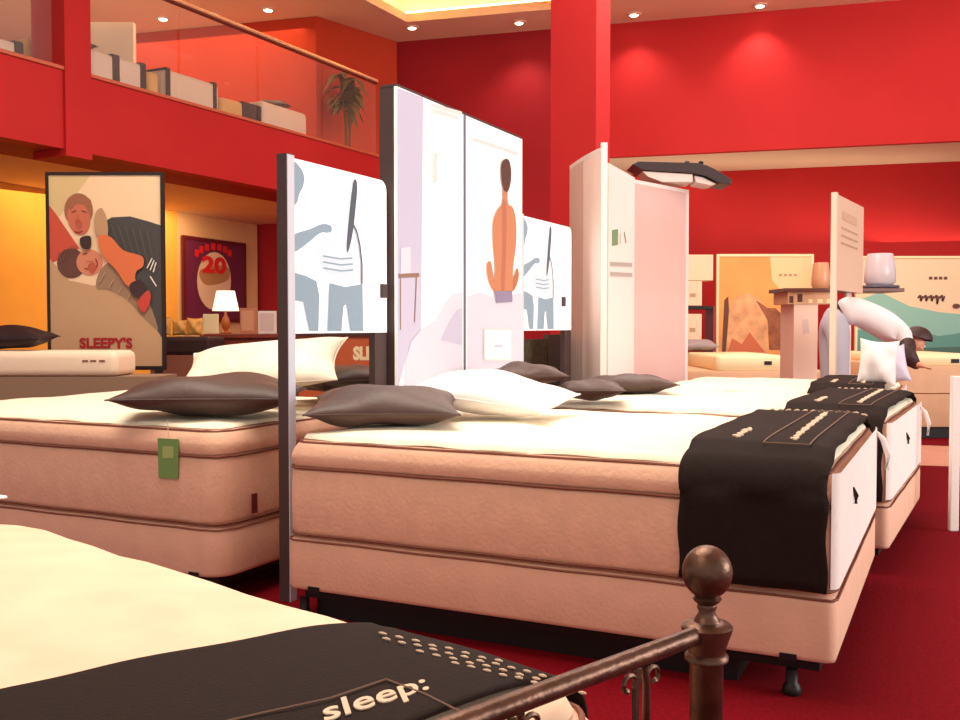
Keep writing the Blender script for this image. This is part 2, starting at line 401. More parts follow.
def runner(root_o2, rz, L, W, zb_abs, zedge, ztop, h, s0, s1, zlow, label, letters=True, group=None, mt=RUN, zlow2=None):
    """cloth laid across the foot of a bed, hanging over both sides"""
    t = thing('bed_runner', (root_o2.x, root_o2.y, zb_abs), label, 'bed runner', group, rz)
    off = .020; rr = .105
    path = []
    z2 = zlow if zlow2 is None else zlow2
    zz = zlow
    while zz < ztop-rr: path.append((-off, zz)); zz += .03
    for k in range(7):
        a = PI-PI/2*k/6; path.append((-off+rr+rr*math.cos(a), ztop-rr+rr*math.sin(a)+.008*k/6))
    n = 26
    for k in range(1, n):
        y = -off+rr+(W+2*off-2*rr)*k/n; path.append((y, crown(L, W, .4, y, ztop, h)+.008))
    for k in range(7):
        a = PI/2-PI/2*k/6; path.append((W+off-rr+rr*math.cos(a), ztop-rr+rr*math.sin(a)+.008*(1-k/6)))
    zz = ztop-rr-.03
    while zz > z2: path.append((W+off, zz)); zz -= .03
    ns = 14; vs = []; fs = []
    for i in range(ns+1):
        s = s0+(s1-s0)*i/ns
        endd = min(1, (L-s)/.10) if s > L-.1 else 1
        for k, (y, z) in enumerate(path):
            e = 0
            if z < ztop-rr: e = .006*math.sin(s*22+z*6)
            dz = (-.03*(1-endd)**2 if z > ztop-rr else 0)
            vs.append((s+.004*math.sin(k*.9), y-(e if y < W/2 else -e), z-zb_abs+dz+.0015*math.sin(s*31+y*13)))
    m = len(path)
    for i in range(ns):
        for k in range(m-1): fs.append((i*m+k, (i+1)*m+k, (i+1)*m+k+1, i*m+k+1))
    o = mk('runner_cloth', vs, fs, mt, t, True)
    sf = o.modifiers.new('thick', 'SOLIDIFY'); sf.thickness = .007; sf.offset = 0
    def surf(s, y):       # height of the cloth on top
        endd = min(1, (L-s)/.10) if s > L-.1 else 1
        return Vector((s, y, crown(L, W, .4, y, ztop, h)+.0155-zb_abs-.03*(1-endd)**2))
    if letters:
        def fn(s_, y_): return lambda x, y: surf(s_-y, y_+x)    # reads along the width
        squig('embroidered_word', t, surf, s0+.13, s0+.13, W*.13, W*.30, .022)
        squig('embroidered_line', t, surf, s1-.13, s1-.15, W*.13, W*.80, .016)
        mb = MB()
        pts = [surf(s1-.07, W*.08), surf(s1-.07, W*.9), surf(s1-.21, W*.9), surf(s1-.21, W*.08)]
        for i in range(4):
            seg = [pts[i]+(pts[(i+1) % 4]-pts[i])*k/16 for k in range(17)]
            seg = [surf(q.x, q.y) for q in seg]; mb.tube(seg, .0022, 5)
        mb.build('stitched_outline', THREADD, t)
        mb = MB()
        for rrow in range(2):
            for k in range(12):
                s = s0+.02+(s1-s0-.04)*k/11.5+.01*rrow; y = W*.975-.028*rrow
                a = surf(s, y); b = surf(s+.018, y); mb.tube([a, (a+b)/2+Vector((0,0,.001)), b], [.003, .005, .003], 6)
        mb.build('stitched_border', THREAD, t)
    return t, surf
def squig(name, t, surf, sa, sb, ya, yb, amp):
    n = int((yb-ya)/.0085); pts = []
    for k in range(n+1):
        f = k/n; s = sa+(sb-sa)*f; ph = k*1.25
        pts.append(surf(s+amp*.5*math.sin(ph)*(1+.4*math.sin(k*.37)), ya+(yb-ya)*f+.006*math.cos(ph*.5)))
    MB().tube(pts, .0042, 5).build(name, THREAD, t)

# --- main bed in the middle
ZT, ZS, ZJ, ZB = .69, .583, .32, .115
L1, W1_ = 1.98, 1.52
bed_frame(bp(0, 0), RZ, L1, W1_, ZB, 'low black metal bed frame under the middle bed')
box_spring(bp(0, 0), RZ, L1, W1_, ZB, ZJ, .035, 'beige box spring under the middle mattress beside the dark panel post')
mm = mattress(bp(0, 0), RZ, L1, W1_, ZJ, ZS, ZT, .03, .055, 'beige pillow-top mattress of the middle bed with cream quilted top')
# whitish ticking on the foot end, with pull handles
def foot_panel(par, L, W, z0, z1, R=.05):
    mb = MB(); vs = []; fs = []; ny = 14
    pts = []
    for k in range(5):
        a = -PI/2+.6+(PI/2-.6)*k/4; pts.append((L-R+R*math.cos(a)+.004, R+R*math.sin(a)-.001))
    for k in range(1, ny): pts.append((L+.004, R+(W-2*R)*k/ny))
    for k in range(5):
        a = (PI/2-.95)*k/4; pts.append((L-R+R*math.cos(a)+.004, W-R+R*math.sin(a)))
    zs = [z0, (z0*2+z1)/3, (z0+2*z1)/3, z1]
    for (x, y) in pts:
        for z in zs: vs.append((x, y, z))
    for i in range(len(pts)-1):
        for j in range(3): fs.append((i*4+j, (i+1)*4+j, (i+1)*4+j+1, i*4+j+1))
    return mk('foot_panel', vs, fs, WFAB, par, True)
foot_panel(mm, L1, W1_, .02, ZT-ZJ-.006)
def handle(par, y, L, z, m=WFAB, name='pull_handle', ln=.16, dx=.05):
    mb = MB(); mb.tube([(L+.006, y, z), (L+dx*.6, y+.01, z-.03), (L+dx, y+.015, z-ln*.6), (L+dx*.9, y+.012, z-ln)], [.006, .012, .012, .009], 8)
    return mb.build(name, m, par, smooth=True)
handle(mm, W1_-.1, L1, ZT-ZJ-.02)
MB().tube([(L1+.006, .42, ZS-ZJ+.0), (L1+.012, .45, ZS-ZJ-.03), (L1+.012, .44, ZS-ZJ-.055)], [.004, .009, .006], 6).build('corner_tab', BLACK, mm)
runner(bp(0, 0), RZ, L1, W1_, ZJ, ZS, ZT+.026, .03, 1.515, 1.955, .335, 'dark brown embroidered runner across the foot of the middle bed')

# --- left bed, head towards the panels
L0, W0 = 2.03, 1.55; o0 = bp(-.30-L0, -.025)
bed_frame(o0, RZ, L0, W0, ZB, 'low black metal bed frame under the left bed')
box_spring(o0, RZ, L0, W0, ZB, ZJ, .10, 'beige box spring under the left mattress that wears the green tag')
ml = mattress(o0, RZ, L0, W0, ZJ, .60, .71, .02, .10, 'thick beige pillow-top mattress of the left bed with a green hang tag')
# green hang tag on its near side
nn = -TD
def on_side(u, v): return PP(u, v, o0, nn)
q = [on_side(u, v) for u, v in ((159,438),(180,439),(179,479),(160,478))]
inv = (Matrix.Translation(ml.location) @ Matrix.Rotation(RZ, 4, 'Z')).inverted()
gm = mat('green_card', (118, 156, 84), .6); gm2 = mat('green_card_print', (168, 186, 112), .6)
gv = [inv @ (x+nn*.008) for x in q]; gb = [inv @ (x+nn*.0055) for x in q]
tg = mk('hang_tag', gv+gb, [(0,3,2,1),(4,5,6,7),(0,1,5,4),(1,2,6,5),(2,3,7,6),(3,0,4,7)], gm, ml)
q2 = [inv @ (on_side(u, v)+nn*.009) for u, v in ((164,446),(175,446),(175,458),(164,458))]
mk('tag_print', q2, [(0,3,2,1)], gm2, tg)
ct = [inv @ on_side(170, 438), inv @ on_side(169, 420)]
MB().tube([ct[0]+Vector((0,-.008,0)), ct[1]+Vector((0,-.009,0))], .0015, 5).build('tag_cord', THREAD, tg)
mb = MB(); mb.box((L0+.002, .19, .03), (L0+.008, .22, .11)); mb.build('sewn_label', mat('maroon_label', (104, 26, 30), .6), ml)

# --- second bed behind the middle bed
RZ2 = RZ-math.radians(3.0); S2 = Vector((math.cos(RZ2), math.sin(RZ2), 0)); T2 = Vector((-S2.y, S2.x, 0))
fc = Vector((xat(892, 4.36), 4.36, 0)); L2, W2_ = 1.98, 1.5
o2 = fc-S2*L2
bed_frame(o2, RZ2, L2, W2_, ZB, 'low black metal bed frame under the second bed behind the middle one')
box_spring(o2, RZ2, L2, W2_, ZB, ZJ, .04, 'peach beige box spring of the second bed, glimpsed past the middle bed foot')
m2 = mattress(o2, RZ2, L2, W2_, ZJ, ZS, ZT, .03, .06, 'mattress of the second bed, behind the middle bed, with white foot end')
foot_panel(m2, L2, W2_, .02, ZT-ZJ-.006)
handle(m2, W2_-.15, L2, ZT-ZJ-.03); MB().tube([(L2+.006, .62, ZS-ZJ), (L2+.012, .65, ZS-ZJ-.03), (L2+.012, .64, ZS-ZJ-.055)], [.004, .009, .006], 6).build('corner_tab', BLACK, m2)
runner(o2, RZ2, L2, W2_, ZJ, ZS, ZT+.026, .03, 1.50, 1.95, .335, 'dark brown embroidered runner on the second bed behind the middle one')
# --- third bed
o3 = bp(.40, 3.42)
L3, W3_ = 1.55, 1.42
bed_frame(o3, RZ, L3, W3_, ZB, 'low black metal bed frame under the third bed in the row')
box_spring(o3, RZ, L3, W3_, ZB, ZJ, .04, 'box spring of the third bed in the row, mostly hidden')
m3 = mattress(o3, RZ, L3, W3_, ZJ, ZS, ZT, .03, .06, 'mattress of the third bed in the row, under the white upright pillows')
foot_panel(m3, L3, W3_, .02, ZT-ZJ-.006)
runner(o3, RZ, L3, W3_, ZJ, ZS, ZT+.026, .03, 1.04, 1.48, .335, 'dark brown embroidered runner on the third bed near the white pillows')

# --- near bed, lower left
HN = Vector((-.748, .664, 0)).normalized(); WN = Vector((-.664, -.748, 0)).normalized()
C4 = PZ(370, 631, .585)-HN*.50-WN*.062; C4.z = 0
L4, W4 = 2.02, .92; SN = -HN
C4.z = 0; o4 = C4+HN*L4+WN*W4; RZ4 = math.atan2(SN.y, SN.x)      # local y = left of SN
zt4 = .585
bed_frame(o4, RZ4, L4, W4, .115, 'low black metal frame under the nearest bed')
box_spring(o4, RZ4, L4, W4, .115, .27, .08, 'box spring under the nearest cream bed')
mn = mattress(o4, RZ4, L4, W4, .27, .48, zt4-.02, .035, .10, 'puffy cream quilted mattress of the nearest bed in the lower left', top=TOPN)
# runner of the near bed: a loose cloth laid askew
def near_runner():
    t = thing('bed_runner', (o4.x, o4.y, .27), 'large dark brown runner with pale lettering on the nearest bed', 'bed runner', None, RZ4)
    inv = (Matrix.Translation(t.location) @ Matrix.Rotation(RZ4, 4, 'Z')).inverted()
    a = inv @ PZ(374, 617, zt4+.022); b = inv @ PZ(-4, 692, zt4+.034)
    # edge as s(y) line
    k = (b.x-a.x)/(b.y-a.y)
    def s_edge(y): return a.x+k*(y-a.y)
    off = .028; rr = .07; ztop = zt4-.27; zl = .15
    path = []; zz = zl
    while zz < ztop-rr-.01: path.append((W4+off, zz)); zz += .03
    for j in range(7):
        an = PI/2*j/6; path.append((W4+off-rr+rr*math.cos(an), ztop-.008-rr+rr*math.sin(an)+.012*j/6))
    n = 34
    for j in range(1, n): y = W4+off-rr-(W4+off-rr-.0)*j/n; path.append((y, crown(L4, W4, .4, y, zt4-.02, .035)-.27+.018))
    ns = 30; vs = []; fs = []; m = len(path)
    for i in range(ns+1):
        for j, (y, z) in enumerate(path):
            s0 = s_edge(y)+.012*math.sin(y*9+1)+.006*math.sin(y*23); s1 = L4-.10
            s = s0+(s1-s0)*i/ns
            e = -.03*max(0, 1-(L4-s)/.1)**2 if s > L4-.1 and z > ztop-.1 else 0
            if y > W4-.10:                      # keep clear of the rounded corner
                cs, cy = L4-.10, W4-.10
                if s > cs:
                    dy = math.sqrt(max(0, .12**2-(s-cs)**2)); y = min(y, cy+dy)
            vs.append((s, y, z+e+.002*math.sin(s*17+y*11)))
    for i in range(ns):
        for j in range(m-1): fs.append((i*m+j, i*m+j+1, (i+1)*m+j+1, (i+1)*m+j))
    o = mk('runner_cloth', vs, fs, RUN, t, True); sf = o.modifiers.new('thick', 'SOLIDIFY'); sf.thickness = .006; sf.offset = 0
    def srf(p):
        q = inv @ p; return Vector((q.x, q.y, crown(L4, W4, .4, q.y, zt4-.02, .035)-.27+.0235))
    def px(u, v): return srf(PZ(u, v, zt4+.03))
    # lettering: baseline along (330,722)->(428,690)
    A = px(322, 726); B = px(430, 691); bx = (B-A); ln = bx.length; bx.normalize()
    by = px(318, 704)-px(322, 722); by = by-bx*by.dot(bx)*.4; by.normalize()
    vs_, fs_ = text_mesh('sleep:', .06, bold=.0007, shear=.2); w = max(v.x for v in vs_)-min(v.x for v in vs_); sc = ln/w
    C = (A+B)/2
    def put(x, y):
        q = C+bx*x*sc+by*(y*sc+.018); q.z = crown(L4, W4, .4, q.y, zt4-.02, .035)-.27+.0235; return q
    top = [put(v.x, v.y) for v in vs_]
    tx = mk('embroidered_word', top, fs_, THREAD, t); sf = tx.modifiers.new('t', 'SOLIDIFY'); sf.thickness = .002
    mb = MB()
    cor = [px(150, 745), px(262, 719), px(330, 704), px(386, 684), px(425, 699), px(470, 722)]
    for p_, q_ in zip(cor[:-1], cor[1:]): mb.tube([p_+(q_-p_)*i/5 for i in range(6)], .0016, 5)
    mb.build('stitched_outline', THREADD, t)
    mb = MB(); random.seed(9)
    e0, e1 = (379, 632), (566, 672)
    for row, (dv, f0, f1) in enumerate(((0, .0, .62), (6.5, .03, .95), (13, .22, 1.02), (19, .42, 1.1))):
        n = int(11*(f1-f0))+2
        for i in range(n):
            f = f0+(f1-f0)*i/(n-1); u = e0[0]+(e1[0]-e0[0])*f-2*row; v = e0[1]+(e1[1]-e0[1])*f+dv*.8+random.uniform(-1, 1)
            c1 = px(u, v); c2 = px(u+7.5, v+1.6)
            if c1.y > W4-.012 or c2.y > W4-.012: continue
            mb.tube([c1, (c1+c2)/2, c2], [.0012, .0024, .0012], 6)
    mb.build('stitched_border', THREAD, t)
    return t
near_runner()
# bronze footboard with ball finials
def footboard():
    rz_ = .715
    pc = PY(707, 600, 1.33); base = Vector((pc.x, pc.y, 0))
    rl = PZ(434, 722, rz_); rl.z = 0
    d = (rl-base); d.normalize()
    t = thing('bronze_footboard', base, 'aged bronze bed footboard with ball finial standing at the foot of the nearest bed', 'bed footboard')
    def Z(v): return zat(v, base.y)
    zc = Z(572); rb = 25.0/F*base.y
    span = .96
    for k in (0, 1):
        c = d*span*k
        mb = MB()
        mb.lathe([(.0235, 0), (.026, .01), (.0225, .03), (.0225, Z(662)), (.0235, Z(661)), (.0295, Z(659)), (.0295, Z(655)), (.025, Z(652)),
              (.026, Z(648)), (.030, Z(638)), (.034, Z(630)), (.035, Z(626)), (.0315, Z(623)), (.02, Z(621))], c, 28)
        mb.build('post', BRONZE, t, smooth=True)
        mb = MB(); mb.lathe([(.019, Z(622)), (.015, Z(617)), (.011, Z(612)), (.0135, Z(607)), (.012, Z(604)), (.017, Z(601)), (.020, Z(598))]+
            [(rb*math.cos(a), zc+rb*math.sin(a)*1.08) for a in [(-62+i*9.6)*PI/180 for i in range(16)]]+[(.001, zc+rb*1.08)], c, 28)
        mb.build('ball_finial', BRONZE, t, smooth=True)
    mb = MB(); mb.tube([d*.02+Vector((0,0,rz_-.012)), d*(span-.02)+Vector((0,0,rz_-.012))], .0125, 12); mb.build('top_rail', BRONZE, t, smooth=True)
    mb = MB(); mb.tube([d*.02+Vector((0,0,.30)), d*(span-.02)+Vector((0,0,.30))], .011, 12); mb.build('lower_rail', BRONZE, t, smooth=True)
    for i in range(4):
        x = .145+i*.225
        for e in (-.011, .011):
            MB().tube([d*(x+e)+Vector((0,0,.31)), d*(x+e)+Vector((0,0,rz_-.05)), d*(x+e*.6)+Vector((0,0,rz_-.026))], .0052, 8).build('spindle', BRONZE, t, smooth=True)
        mb = MB()
        for sg in (-1, 1):
            pts = []
            for j in range(15):
                a = j/14*1.5*PI; r = .017*(1-j/20); pts.append(d*(x+sg*(.012+.014-r*math.cos(a)))+Vector((0,0,rz_-.045+r*math.sin(a))))
            mb.tube(pts, .0035, 6)
        mb.build('scroll', BRONZE, t, smooth=True)
    return t
footboard()

# ================================================================= PILLOWS
def pillow(name, c, a, b, th, rz, tilt=(0, 0), m=DPIL, label='', cat='pillow', group=None, seed=0, print_m=None):
    t = thing(name, c, label, cat, group, rz); t.rotation_euler = (tilt[0], tilt[1], rz)
    N = 22; vs = []; fs = []
    for sg in (1, -1):
        for i in range(N+1):
            for j in range(N+1):
                u, v = -1+2*i/N, -1+2*j/N
                u, v = math.sin(u*PI/2*.98)/math.sin(PI/2*.98), math.sin(v*PI/2*.98)/math.sin(PI/2*.98)
                hh = max(0, (1-abs(u)**2.4)*(1-abs(v)**2.4))**.55
                x = a/2*u*(1-.10*(1-v*v)); y = b/2*v*(1-.12*(1-u*u))
                z = sg*th/2*hh + .012*hh*math.sin(u*4+seed)*math.cos(v*3+seed*2) + .006*hh*math.sin(9*u*v+seed)
                vs.append((x, y, z))
    K = (N+1)**2
    for sgi in range(2):
        for i in range(N):
            for j in range(N):
                q = [sgi*K+i*(N+1)+j, sgi*K+(i+1)*(N+1)+j, sgi*K+(i+1)*(N+1)+j+1, sgi*K+i*(N+1)+j+1]
                fs.append(tuple(q) if sgi == 0 else tuple(reversed(q)))
    o = mk('pillow_body', vs, fs, m, t, True)
    bm = bmesh.new(); bm.from_mesh(o.data); bmesh.ops.remove_doubles(bm, verts=bm.verts, dist=.0008); bm.to_mesh(o.data); bm.free()
    seam = []
    for k in range(80):
        f = k/20; e = int(f); g = -1+2*(f-e); g = math.sin(g*PI/2*.98)/math.sin(PI/2*.98)
        u, v = [(g, -1), (1, g), (-g, 1), (-1, -g)][e]
        seam.append((a/2*u*(1-.10*(1-v*v)), b/2*v*(1-.12*(1-u*u)), 0))
    MB().tube(seam, .0035, 5, closed=True).build('piped_seam', m, t, smooth=True)
    return t
def pil_at(u, v, Y): return PY(u, v, Y)
R = math.radians
pillow('pillow', pil_at(385, 405, 3.95), .60, .42, .155, RZ+R(28), (R(6), R(0)), DPIL, 'dark brown satin pillow at the head of the middle bed beside the white one', seed=1)
pillow('pillow', pil_at(493, 393, 4.25), .64, .48, .165, RZ+R(4), (R(5), R(6)), WPIL, 'plump white pillow leaning on the dark pillow of the middle bed', seed=2)
pillow('pillow', pil_at(528, 374, 5.10), .36, .32, .11, RZ+R(35), (R(2), 0), DPIL, 'dark brown pillow peeping out behind the white pillow', seed=3)
pillow('pillow', pil_at(590, 389, 5.15), .36, .30, .10, RZ+R(20), (0, 0), DPIL, 'small dark brown pillow on the second bed, the nearer of its two', seed=4)
pillow('pillow', pil_at(630, 383.5, 5.75), .50, .34, .11, RZ+R(30), (0, 0), DPIL, 'dark brown pillow lying on the second bed below the frosted glass screen', seed=5)
pillow('pillow', pil_at(212, 394, 4.22), .76, .46, .17, RZ+R(30), (R(2), 0), DPIL, 'large dark brown satin pillow on the left bed beside the panel post', seed=6)
pillow('pillow', pil_at(262, 366, 4.72), .78, .50, .18, RZ+R(25), (R(22), R(-6)), CPIL, 'cream printed pillow propped behind the dark pillow on the left bed', seed=7)
pillow('pillow', pil_at(340, 379, 5.1), .5, .40, .14, RZ+R(70), (0, R(0)), DPIL, 'dark brown pillow on the left bed, seen below the backlit panel', seed=8)
pillow('pillow', pil_at(878, 362.5, 6.32), .23, .29, .12, RZ+R(5), (R(88), R(4)), WPIL, 'white pillow standing upright on the third bed', seed=9)
pillow('pillow', pil_at(892, 365.5, 6.68), .2, .25, .10, RZ+R(-10), (R(80), R(-14)), mat('lilac_cotton', (214, 206, 226), .8), 'small pale lilac pillow slumped beside the upright white pillow', seed=10)
pillow('pillow', PZ(-158, 503, .69), .6, .42, .15, RZ4+R(90), (0, 0), WPIL, 'white pillow at the head of the nearest bed, cut by the left edge', seed=11)

# ================================================================= HEADBOARD SIGN PANELS
SP = -.15    # line behind the bed heads
def sp(t, z=0, ds=0): return bp(SP+ds, t, z)
def tpx(u, ds=0):    # t on the panel line for an image column
    n = SD; r = ray(u, 300); k = Vector((r.x, r.y, 0)); b = bp(SP+ds, 0); p = k*(b.dot(n)/k.dot(n)); return (p-bp(SP+ds, 0)).dot(TD)
LP = {k: mat('print_'+k, c, .5, emit=e) for k, c, e in (('slate', (140,162,180), .12), ('paleslate', (206,218,230), .25), ('ink', (84,92,108), 0), ('lav', (196,192,216), .10), ('cream', (252,248,240), .30),
      ('linen', (214,210,226), .14), ('skin', (204,132,98), .05), ('skin2', (190,116,86), 0), ('hair', (92,56,48), 0), ('wood', (150,116,104), 0), ('faint', (232,214,214), .15), ('shorts', (150,136,170), 0))}  # emission lifts these prints; the tall panel has no lamp behind it
FIG = [  # areas on the backlit picture, in columns and rows of the first panel
 ([(292,164),(299,166),(304,176),(303,186),(299,194),(297,202),(292,203)], 'slate', 1),
 ([(292,236),(310,229),(322,224),(331,226),(330,233),(320,233),(305,245),(292,252)], 'slate', 1),
 ([(292,272),(306,276),(316,281),(319,296),(318,331),(309,331),(303,302),(292,300)], 'slate', 0),
 ([(329,283),(345,287),(362,284),(363,331),(350,331),(346,304),(343,306),(341,331),(327,331)], 'slate', 0),
 ([(318,238),(330,232),(345,236),(352,262),(352,278),(335,278),(322,268),(314,256)], 'paleslate', 1),
 ([(336,240),(346,205),(353,186),(355,188),(351,225),(345,252)], 'paleslate', 1),
 ([(352,184),(356.5,187),(352,232),(347,252),(346,240)], 'ink', 1)]
def light_panel(t0, t1, post_side, label, tag=True):
    z0, z1 = 1.085, zat(158, sp(first_t).y)
    root = thing('backlit_display_panel', sp(t0, 0), label, 'display panel', 'backlit panels with blue figure print', RZ)
    # local: x = s, y = t
    W = t1-t0-.012
    mb = MB(); n = 10; outl = [(0, z0), (W, z0)]
    rc = .05
    outl += [(W-rc+rc*math.cos(a), z1-rc+rc*math.sin(a)) for a in [PI/2*k/5 for k in range(6)]]+[(0, z1)]
    m_ = len(outl); vs = [(-.015, y, z) for y, z in outl]+[(.015, y, z) for y, z in outl]
    fs = [tuple(range(m_)), tuple(reversed(range(m_, 2*m_)))]+[(i, (i+1) % m_, m_+(i+1) % m_, m_+i) for i in range(m_)]
    mb.add(vs, fs); mb.build('light_box', WPRINT, root)
    mb = MB(); mb.box((-.028, -.045, 0), (.022, -.001, z1+.012)); mb.build('post', POSTD, root)
    mb = MB(); mb.box((.0225, -.045, 0), (.026, -.001, z1+.008)); mb.build('front_strip', GREYM, root)
    mb = MB(); mb.box((-.02, W*.86, 0), (.012, W, z0-.001)); mb.build('rear_post', POSTD, root)
    # print
    mr = Matrix.Translation(sp(first_t)) @ Matrix.Rotation(RZ, 4, 'Z'); mi = mr.inverted(); nrm = SD
    sh = Sheet((.0165, 0, 0), (0, 1, 0), (0, 0, 1), (1, 0, 0))
    def cv(u, v):
        p = mi @ PP(u, v, sp(first_t, 0, .016), SD); return (p.y, p.z)
    for pts, c, s in FIG:
        sh.poly([cv(*p) for p in pts], LP[c], bool(s))
    sh.line([cv(*p) for p in ((352,224),(356,232),(359,246),(361,264),(361,284))], .012, LP['ink'])
    for v in (256, 262, 268): sh.line([cv(322, v), cv(340, v+3), cv(352, v+2)], .006, LP['slate'])
    sh.build('printed_figure', root)
    a, b = cv(380, 284), cv(385, 298)
    MB().box((.018, a[0], b[1]), (.03, b[0], a[1])).build('switch_plate', POSTD, root)
    return root
first_t = tpx(290, .0); e1 = tpx(391)
light_panel(first_t, min(e1, tpx(397, .06)-.006), 0, 'backlit white panel with a blue-grey figure at the dark post, nearer of the two')
t0b = tpx(520); e2 = tpx(570)
light_panel(t0b, t0b+(e1-first_t) if False else e2, 0, 'backlit white panel with a blue-grey figure right of the tall white panel')
# tall two-leaf panel
def tall_panel():
    ds = .06; ta, tb, tm = tpx(397, ds), tpx(522, ds), tpx(464, ds)
    z1 = zat(86, sp(ta, 0, ds).y); z0 = 0
    root = thing('tall_display_panel', sp(ta, 0, ds), 'tall white two-leaf display panel with a seated back-view figure print', 'display panel', None, RZ)
    W = tb-ta; wm = tm-ta
    MB().box((-.095, .002, 0), (-.014, W, z1)).build('core', POSTD, root)
    MB().box((-.09, 0, z1+.001), (.0, W, z1+.012)).build('top_trim', POSTD, root)
    for a, b, nm in ((.0, wm-.006, 'left_leaf'), (wm+.006, W, 'right_leaf')):
        MB().box((-.0135, a, .0), (0, b, z1)).build('leaf', LP['cream'] if nm == 'right_leaf' else LP['cream'], root)  # leaf brightness is partly emission put into the print colour
    MB().box((-.0135, wm-.0055, 0), (.009, wm+.0055, z1)).build('leaf_joint', mat('joint_grey', (112, 106, 116), .5), root)
    mi = (Matrix.Translation(root.location) @ Matrix.Rotation(RZ, 4, 'Z')).inverted()
    def cv(u, v):
        p = mi @ PP(u, v, sp(ta, 0, ds), SD); return (min(max(p.y, .001), W-.001), min(p.z, z1-.002))
    sh = Sheet((.0008, 0, 0), (0, 1, 0), (0, 0, 1), (1, 0, 0))
    sh.poly([cv(*p) for p in ((397,88),(423,96),(421,330),(410,345),(397,390))], LP['lav'])
    sh.line([cv(398, 276), cv(419, 275)], .02, LP['wood']); sh.line([cv(400, 277), cv(400, 330)], .01, LP['wood']); sh.line([cv(416, 277), cv(414, 322)], .01, LP['wood'])
    sh.poly([cv(*p) for p in ((400,248),(410,247),(410,273),(400,274))], LP['linen'])
    sh.poly([cv(*p) for p in ((403,390),(405,365),(410,342),(420,330),(435,320),(446,300),(452,294),(462,292),(462,390))], LP['linen'], False)
    sh.poly([cv(*p) for p in ((467,296),(480,292),(495,299),(521,292),(521,390),(467,390))], LP['linen'])
    sh.poly([cv(*p) for p in ((448,322),(456,310),(461,308),(461,345),(440,340))], LP['lav'], False)
    sh.poly([cv(*p) for p in ((486,264),(490,262),(493,278),(497,290),(492,290),(487,278))], LP['skin'], True)
    sh.poly([cv(*p) for p in ((516,268),(518,275),(515,287),(510,292),(509,284),(513,276))], LP['skin2'], True)
    sh.poly([cv(*p) for p in ((502,186),(506,186),(507,203),(512,208),(515,222),(515,244),(512,268),(510,294),(494,294),(494,268),(492,242),(492,222),(496,210),(501,203))], LP['skin'], True)
    sh.poly([cv(*p) for p in ((501,203),(505,205),(505,245),(503,292),(500,292),(501,245))], LP['skin2'], True)
    sh.poly([cv(*p) for p in ((500,164),(504,159),(508,161),(510,172),(509,185),(506,192),(502,189),(500,178))], LP['hair'], True)
    sh.poly([cv(*p) for p in ((493,291),(511,291),(511,302),(495,303))], LP['shorts'])
    sh.poly([cv(*p) for p in ((482,328),(511,329),(511,361),(482,361))], LP['faint'])
    sh.poly([cv(*p) for p in ((484,330),(509,331),(509,359),(484,359))], LP['cream'])
    sh.line([cv(492, 346), cv(502, 346)], .012, LP['lav'])
    for a, b in (((428,105),(460,114)), ((470,139),(516,154)), ((430,111),(456,118))): sh.line([cv(*a), cv(*b)], .022, LP['faint'])
    sh.poly([cv(*p) for p in ((431,153),(435,152),(435,182),(431,184))], LP['faint'])
    sh.build('printed_picture', root)
tall_panel()
# dark headboard pieces below the second backlit panel
hb = thing('dark_headboard', sp(tpx(524, -.25), 0, -.25), 'dark brown headboard standing behind the pillows below the second backlit panel', 'headboard', None, RZ)
wd = tpx(567, -.25)-tpx(524, -.25)
MB().box((-.03, 0, 0), (.0, wd*.52, 1.02)).build('woven_panel', mat('olive_weave', (72, 58, 34), .8, var=.5, scale=30), hb)
MB().box((-.04, wd*.54, 0), (.0, wd*1.0, 1.05)).build('end_panel', POSTD, hb)

